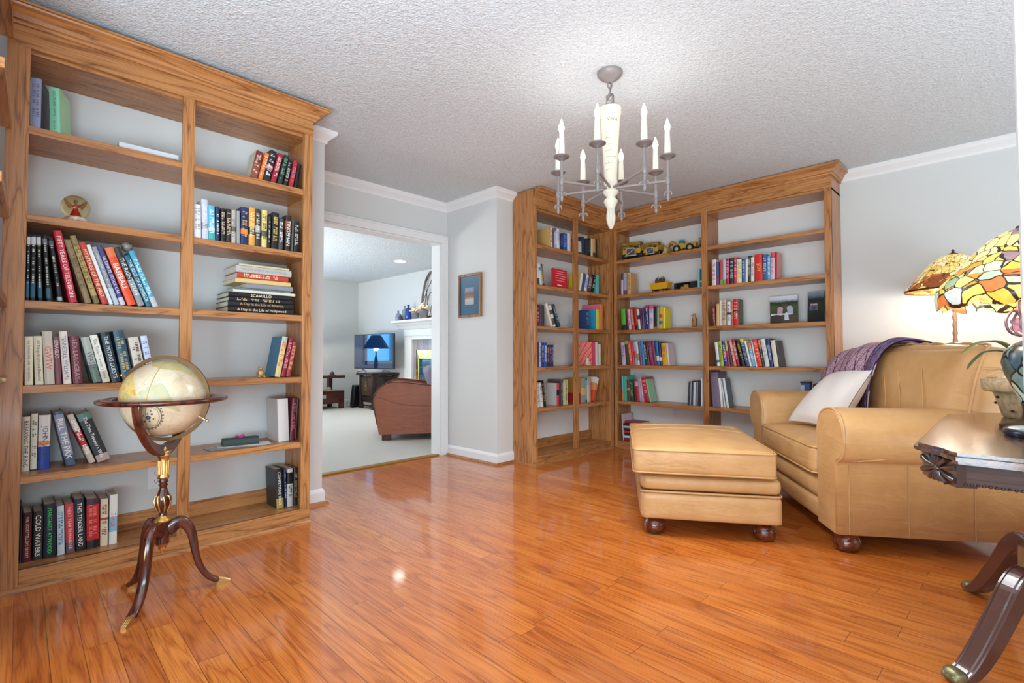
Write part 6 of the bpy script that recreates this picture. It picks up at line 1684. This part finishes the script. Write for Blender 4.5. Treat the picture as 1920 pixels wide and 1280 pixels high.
for s in (-1, 1):
    m.tube(bez([(s * .20, lean_y(.3) - .02, .30), (s * .10, lean_y(.5) - .02, .50), (0, lean_y(.66) - .02, .66)], 8), .006, 6)
    m.tube(bez([(s * .03, -.02, .04), (s * .07, lean_y(.3) - .02, .3), (s * .15, lean_y(.52) - .02, .52)], 8), .006, 6)
m.build('tracery', plain('5c5654', .5, .4), t)
for k, (x, s_) in enumerate(((-7.17, .85), (-6.93, 1.0))):
    t = thing('flower_pot', ('left' if k == 0 else 'right') and ('smaller grey pot of dried cream flowers on mantel near bottles', 'larger grey pot of dried cream flowers before the arch')[k], 'flower pot', (x, 4.935, MZ))
    MB().lathe([(.055 * s_, 0), (.062 * s_, .004), (.080 * s_, .11 * s_), (.086 * s_, .115 * s_), (.086 * s_, .13 * s_)], 24).build('pot', plain('7c8084', .5, .4), t)
    m = MB()
    for q in range(34):
        a = rnd.uniform(0, 6.28); r = .115 * s_ * rnd.random() ** .6; zz = .15 * s_ + rnd.uniform(0, .10) * s_ * (1.2 - r / (.13 * s_))
        m.ball((r * math.cos(a), r * math.sin(a) * .8, zz), rnd.uniform(.020, .030) * s_, 8, 6, sc=(1, 1, .75))
    m.build('dried_flowers', marble('c8a880', 'e0ccb0', 'dried_petals'), t)

t = thing('tv_cabinet', 'dark carved wooden cabinet under the television', 'cabinet', (-8.25, 4.86, .008))
m = MB().box(-.235, .245, -.20, .24, .12, .58).box(-.25, -.19, -.23, -.17, 0, .60).box(.19, .25, -.23, -.17, 0, .60).box(-.25, -.19, .20, .25, 0, .60).box(.19, .25, .20, .25, 0, .60).box(-.235, .235, -.21, -.18, .16, .22)
m.build('carcass', BLACKWOOD, t, .004)
MB().box(-.29, .29, -.27, .28, .60, .65).build('top', BLACKWOOD, t, .006)
for s in (-1, 1):
    d_ = MB().box(-.09 + s * .092, .09 + s * .092, -.222, -.20, .24, .57).build('door', wood('cabinet_door_wood', 2, '5a4636', '463628', '2c2018', .35, .7, .2), t, .004)
    MB().box(s * .015 - .006, s * .015 + .006, -.236, -.222, .32, .50).ball((s * .015, -.235, .41), .014, 8, 6).build('handle', plain('a89878', .4, .8), d_)
m = MB().prism([(-.20, .02), (-.20, .10), (-.10, .07), (.10, .07), (.20, .10), (.20, .02), (.15, .02), (.12, .05), (-.12, .05), (-.15, .02)], 1, -.22, -.19); m.build('skirt', BLACKWOOD, t)
t = thing('television', 'flat television with glossy screen painted reflection blue on the cabinet', 'television', (-8.18, 4.74, .6645), R(8))
SCREEN = plain('0a2c50', .04, .0, 1., coat=1., name='reflection_blue_screen')  # blue tint stands for window light reflected in the switched-off screen
MB().box(-.55, .55, -.012, .03, .06, .69).build('housing', BLACK, t, .004)
MB().box(-.538, .538, -.014, -.011, .078, .678).build('screen', SCREEN, t)
for s in (-1, 1): MB().tube([(s * .30, .005, .07), (s * .30, -.03, .02), (s * .34, -.10, .005)], .010, 8).tube([(s * .30, .005, .04), (s * .34, .10, .005)], .010, 8).build('foot', plain('8a9098', .3, .8), t)
t = thing('speaker', 'slim black speaker leaning beside the tv cabinet', 'speaker', (-8.68, 4.66, .0085), R(8))
o = MB().pad(-.045, .045, -.10, .10, 0, .42, .012, 5).build('housing', BLACK, t, weld=True); o.rotation_euler = (0, R(9), 0)
MB().tube(bez([(-.05, -.02, .02), (-.16, -.06, .006), (-.26, .0, .006), (-.36, .08, .10)], 6), .006, 6).build('cable', BLACK, t)

t = thing('end_table', 'low dark cherry end table with open shelf and drawer', 'end table', (-8.93, 3.98, .008), 0)
MB().box(-.28, .28, -.50, .46, .555, .60).build('table_top', CHERRY, t, .004)
MB().box(-.05, .05, .26, .33, .325, .555).box(-.05, .05, -.37, -.30, .325, .555).build('upright', CHERRY, t, .003)
MB().box(-.27, .27, -.48, .45, .10, .325).build('case', CHERRY, t, .004)
for (x, y) in ((.23, .41), (-.23, .41), (.23, -.44), (-.23, -.44)): MB().box(x - .035, x + .035, y - .04, y + .04, 0, .12).build('leg', CHERRY, t, .003)
d_ = MB().box(.27, .285, -.34, .33, .135, .295).build('drawer', CHERRY, t, .003)
MB().box(.285, .30, .03, .09, .20, .26).build('handle', plain('c8c4c0', .3, .8), d_)
t = thing('table_lamp', 'table lamp with dark conical shade on the end table', 'table lamp', (-8.93, 3.86, .6085))
MB().lathe([(.09, 0), (.10, .01), (.05, .03), (.03, .08), (.045, .16), (.03, .30), (.015, .36), (.012, .50)], 24).build('base', plain('5a4a3c', .4, .4), t)
sh = MB().lathe([(.26, .50), (.10, .76), (.095, .765)], 32, caps=False).build('lamp_shade', plain('3c3430', .6), t, solid=.004)
MB().ball((0, 0, .56), .03, 12, 8).build('bulb', plain('fff2dc', .3, emit='ffe6c0', estr=9., name='lamp_bulb'), t)
point('end_table_lamp_bulb', (-8.93, 3.86, 1.10), 9, (1., .9, .78), .04)
for k, (y, z, lab) in enumerate(((4.26, .6085, 'small dark trinket on the end table top'), (4.20, .3335, 'small pale trinket in the end table opening'))):
    o = MB().ball((0, 0, .035), .035, 12, 8, sc=(1, 1.3, 1)).box(-.05, .05, -.06, .06, 0, .012).build('trinket', plain(('4a4440', 'b8a490')[k], .5), loc=(-8.80, y, z)); tag(o, lab, 'trinket')

t = thing('leather_chair', 'rust brown leather armchair seen from its side beyond the doorway', 'armchair', (-5.06, 2.98, .008), R(54))
def side_poly(g=0):
    P = [(.02, .07), (.0, .18), (-.03, .34), (-.04, .46), (-.01, .55), (.06, .62), (.16, .655), (.30, .65), (.50, .625), (.72, .60), (.95, .57), (.95, .07)]
    return bez([(a, b, 0) for a, b in P[1:-2]], 4)
sp_ = [(.02, .07)] + [(a, b) for a, b, c in side_poly()] + [(.95, .57), (.95, .07)]
for y0, y1 in ((0., .20), (.80, 1.0)):
    a_ = MB().prism(sp_, 1, y0, y1).build('arm', BROWN, t, .012)
    for f in (1,):
        e = [(a, y0 + .002, b) for a, b in sp_[1:-2]]
        MB().tube(e, .007, 6).build('piping', plain('5c2c1c', .4), a_)
        MB().tube(bez([(-.03, y0 - .001, .50), (.25, y0 - .001, .41), (.55, y0 - .001, .38), (.94, y0 - .001, .40)], 8), .003, 6).build('seam', plain('8a4c30', .5), a_)
MB().pad(.02, .75, .2, .8, .10, .42, .05, 8, (.02, 0, .03)).build('seat_cushion', BROWN, t, weld=True)
o = MB().pad(-.10, .10, .19, .81, -.25, .42, .08, 10, (.03, 0, .02)).build('back', BROWN, t, weld=True); o.location = (.86, 0, .48); o.rotation_euler = (0, R(16), 0)
for x, y in ((.10, .07), (.86, .07), (.10, .93), (.86, .93)): MB().box(x - .05, x + .05, y - .05, y + .05, 0, .072).build('leg', CHERRY, t, .004)
o = MB().pad(-.19, .19, -.06, .06, -.19, .19, .05, 10, (.0, .03, .0)).build('cushion', plain('8a8694', .8), None, weld=True)
o.matrix_world = Matrix.Translation((-5.085, 3.79, .66)) @ Matrix.Rotation(R(-25), 4, 'Z') @ Matrix.Rotation(R(22), 4, 'X')
tag(o, 'grey mauve cushion on the rust brown leather chair', 'cushion')
# recessed ceiling light
def can(x, y, label):
    t = thing('recessed_light', label, 'ceiling light', (x, y, CEILZ))
    MB().lathe([(.085, -.001), (.105, -.004), (.108, -.001), (.108, .0)], 36, caps=False).build('trim_ring', TRIM, t)
    MB().lathe([(.0, -.0008), (.086, -.0012)], 32, caps=False).build('lens', plain('ffffff', .3, emit='fff6e8', estr=16., name='lit_lens'), t)
    d = bpy.data.lights.new('recessed_lamp', 'SPOT'); d.energy = 60; d.spot_size = R(125); d.spot_blend = .8; d.shadow_soft_size = .08; d.color = (1, .96, .9)
    o = bpy.data.objects.new('recessed_lamp', d); COL.objects.link(o); o.location = (x, y, CEILZ - .02)
can(-6.80, 4.40, 'round recessed ceiling light in the living room')
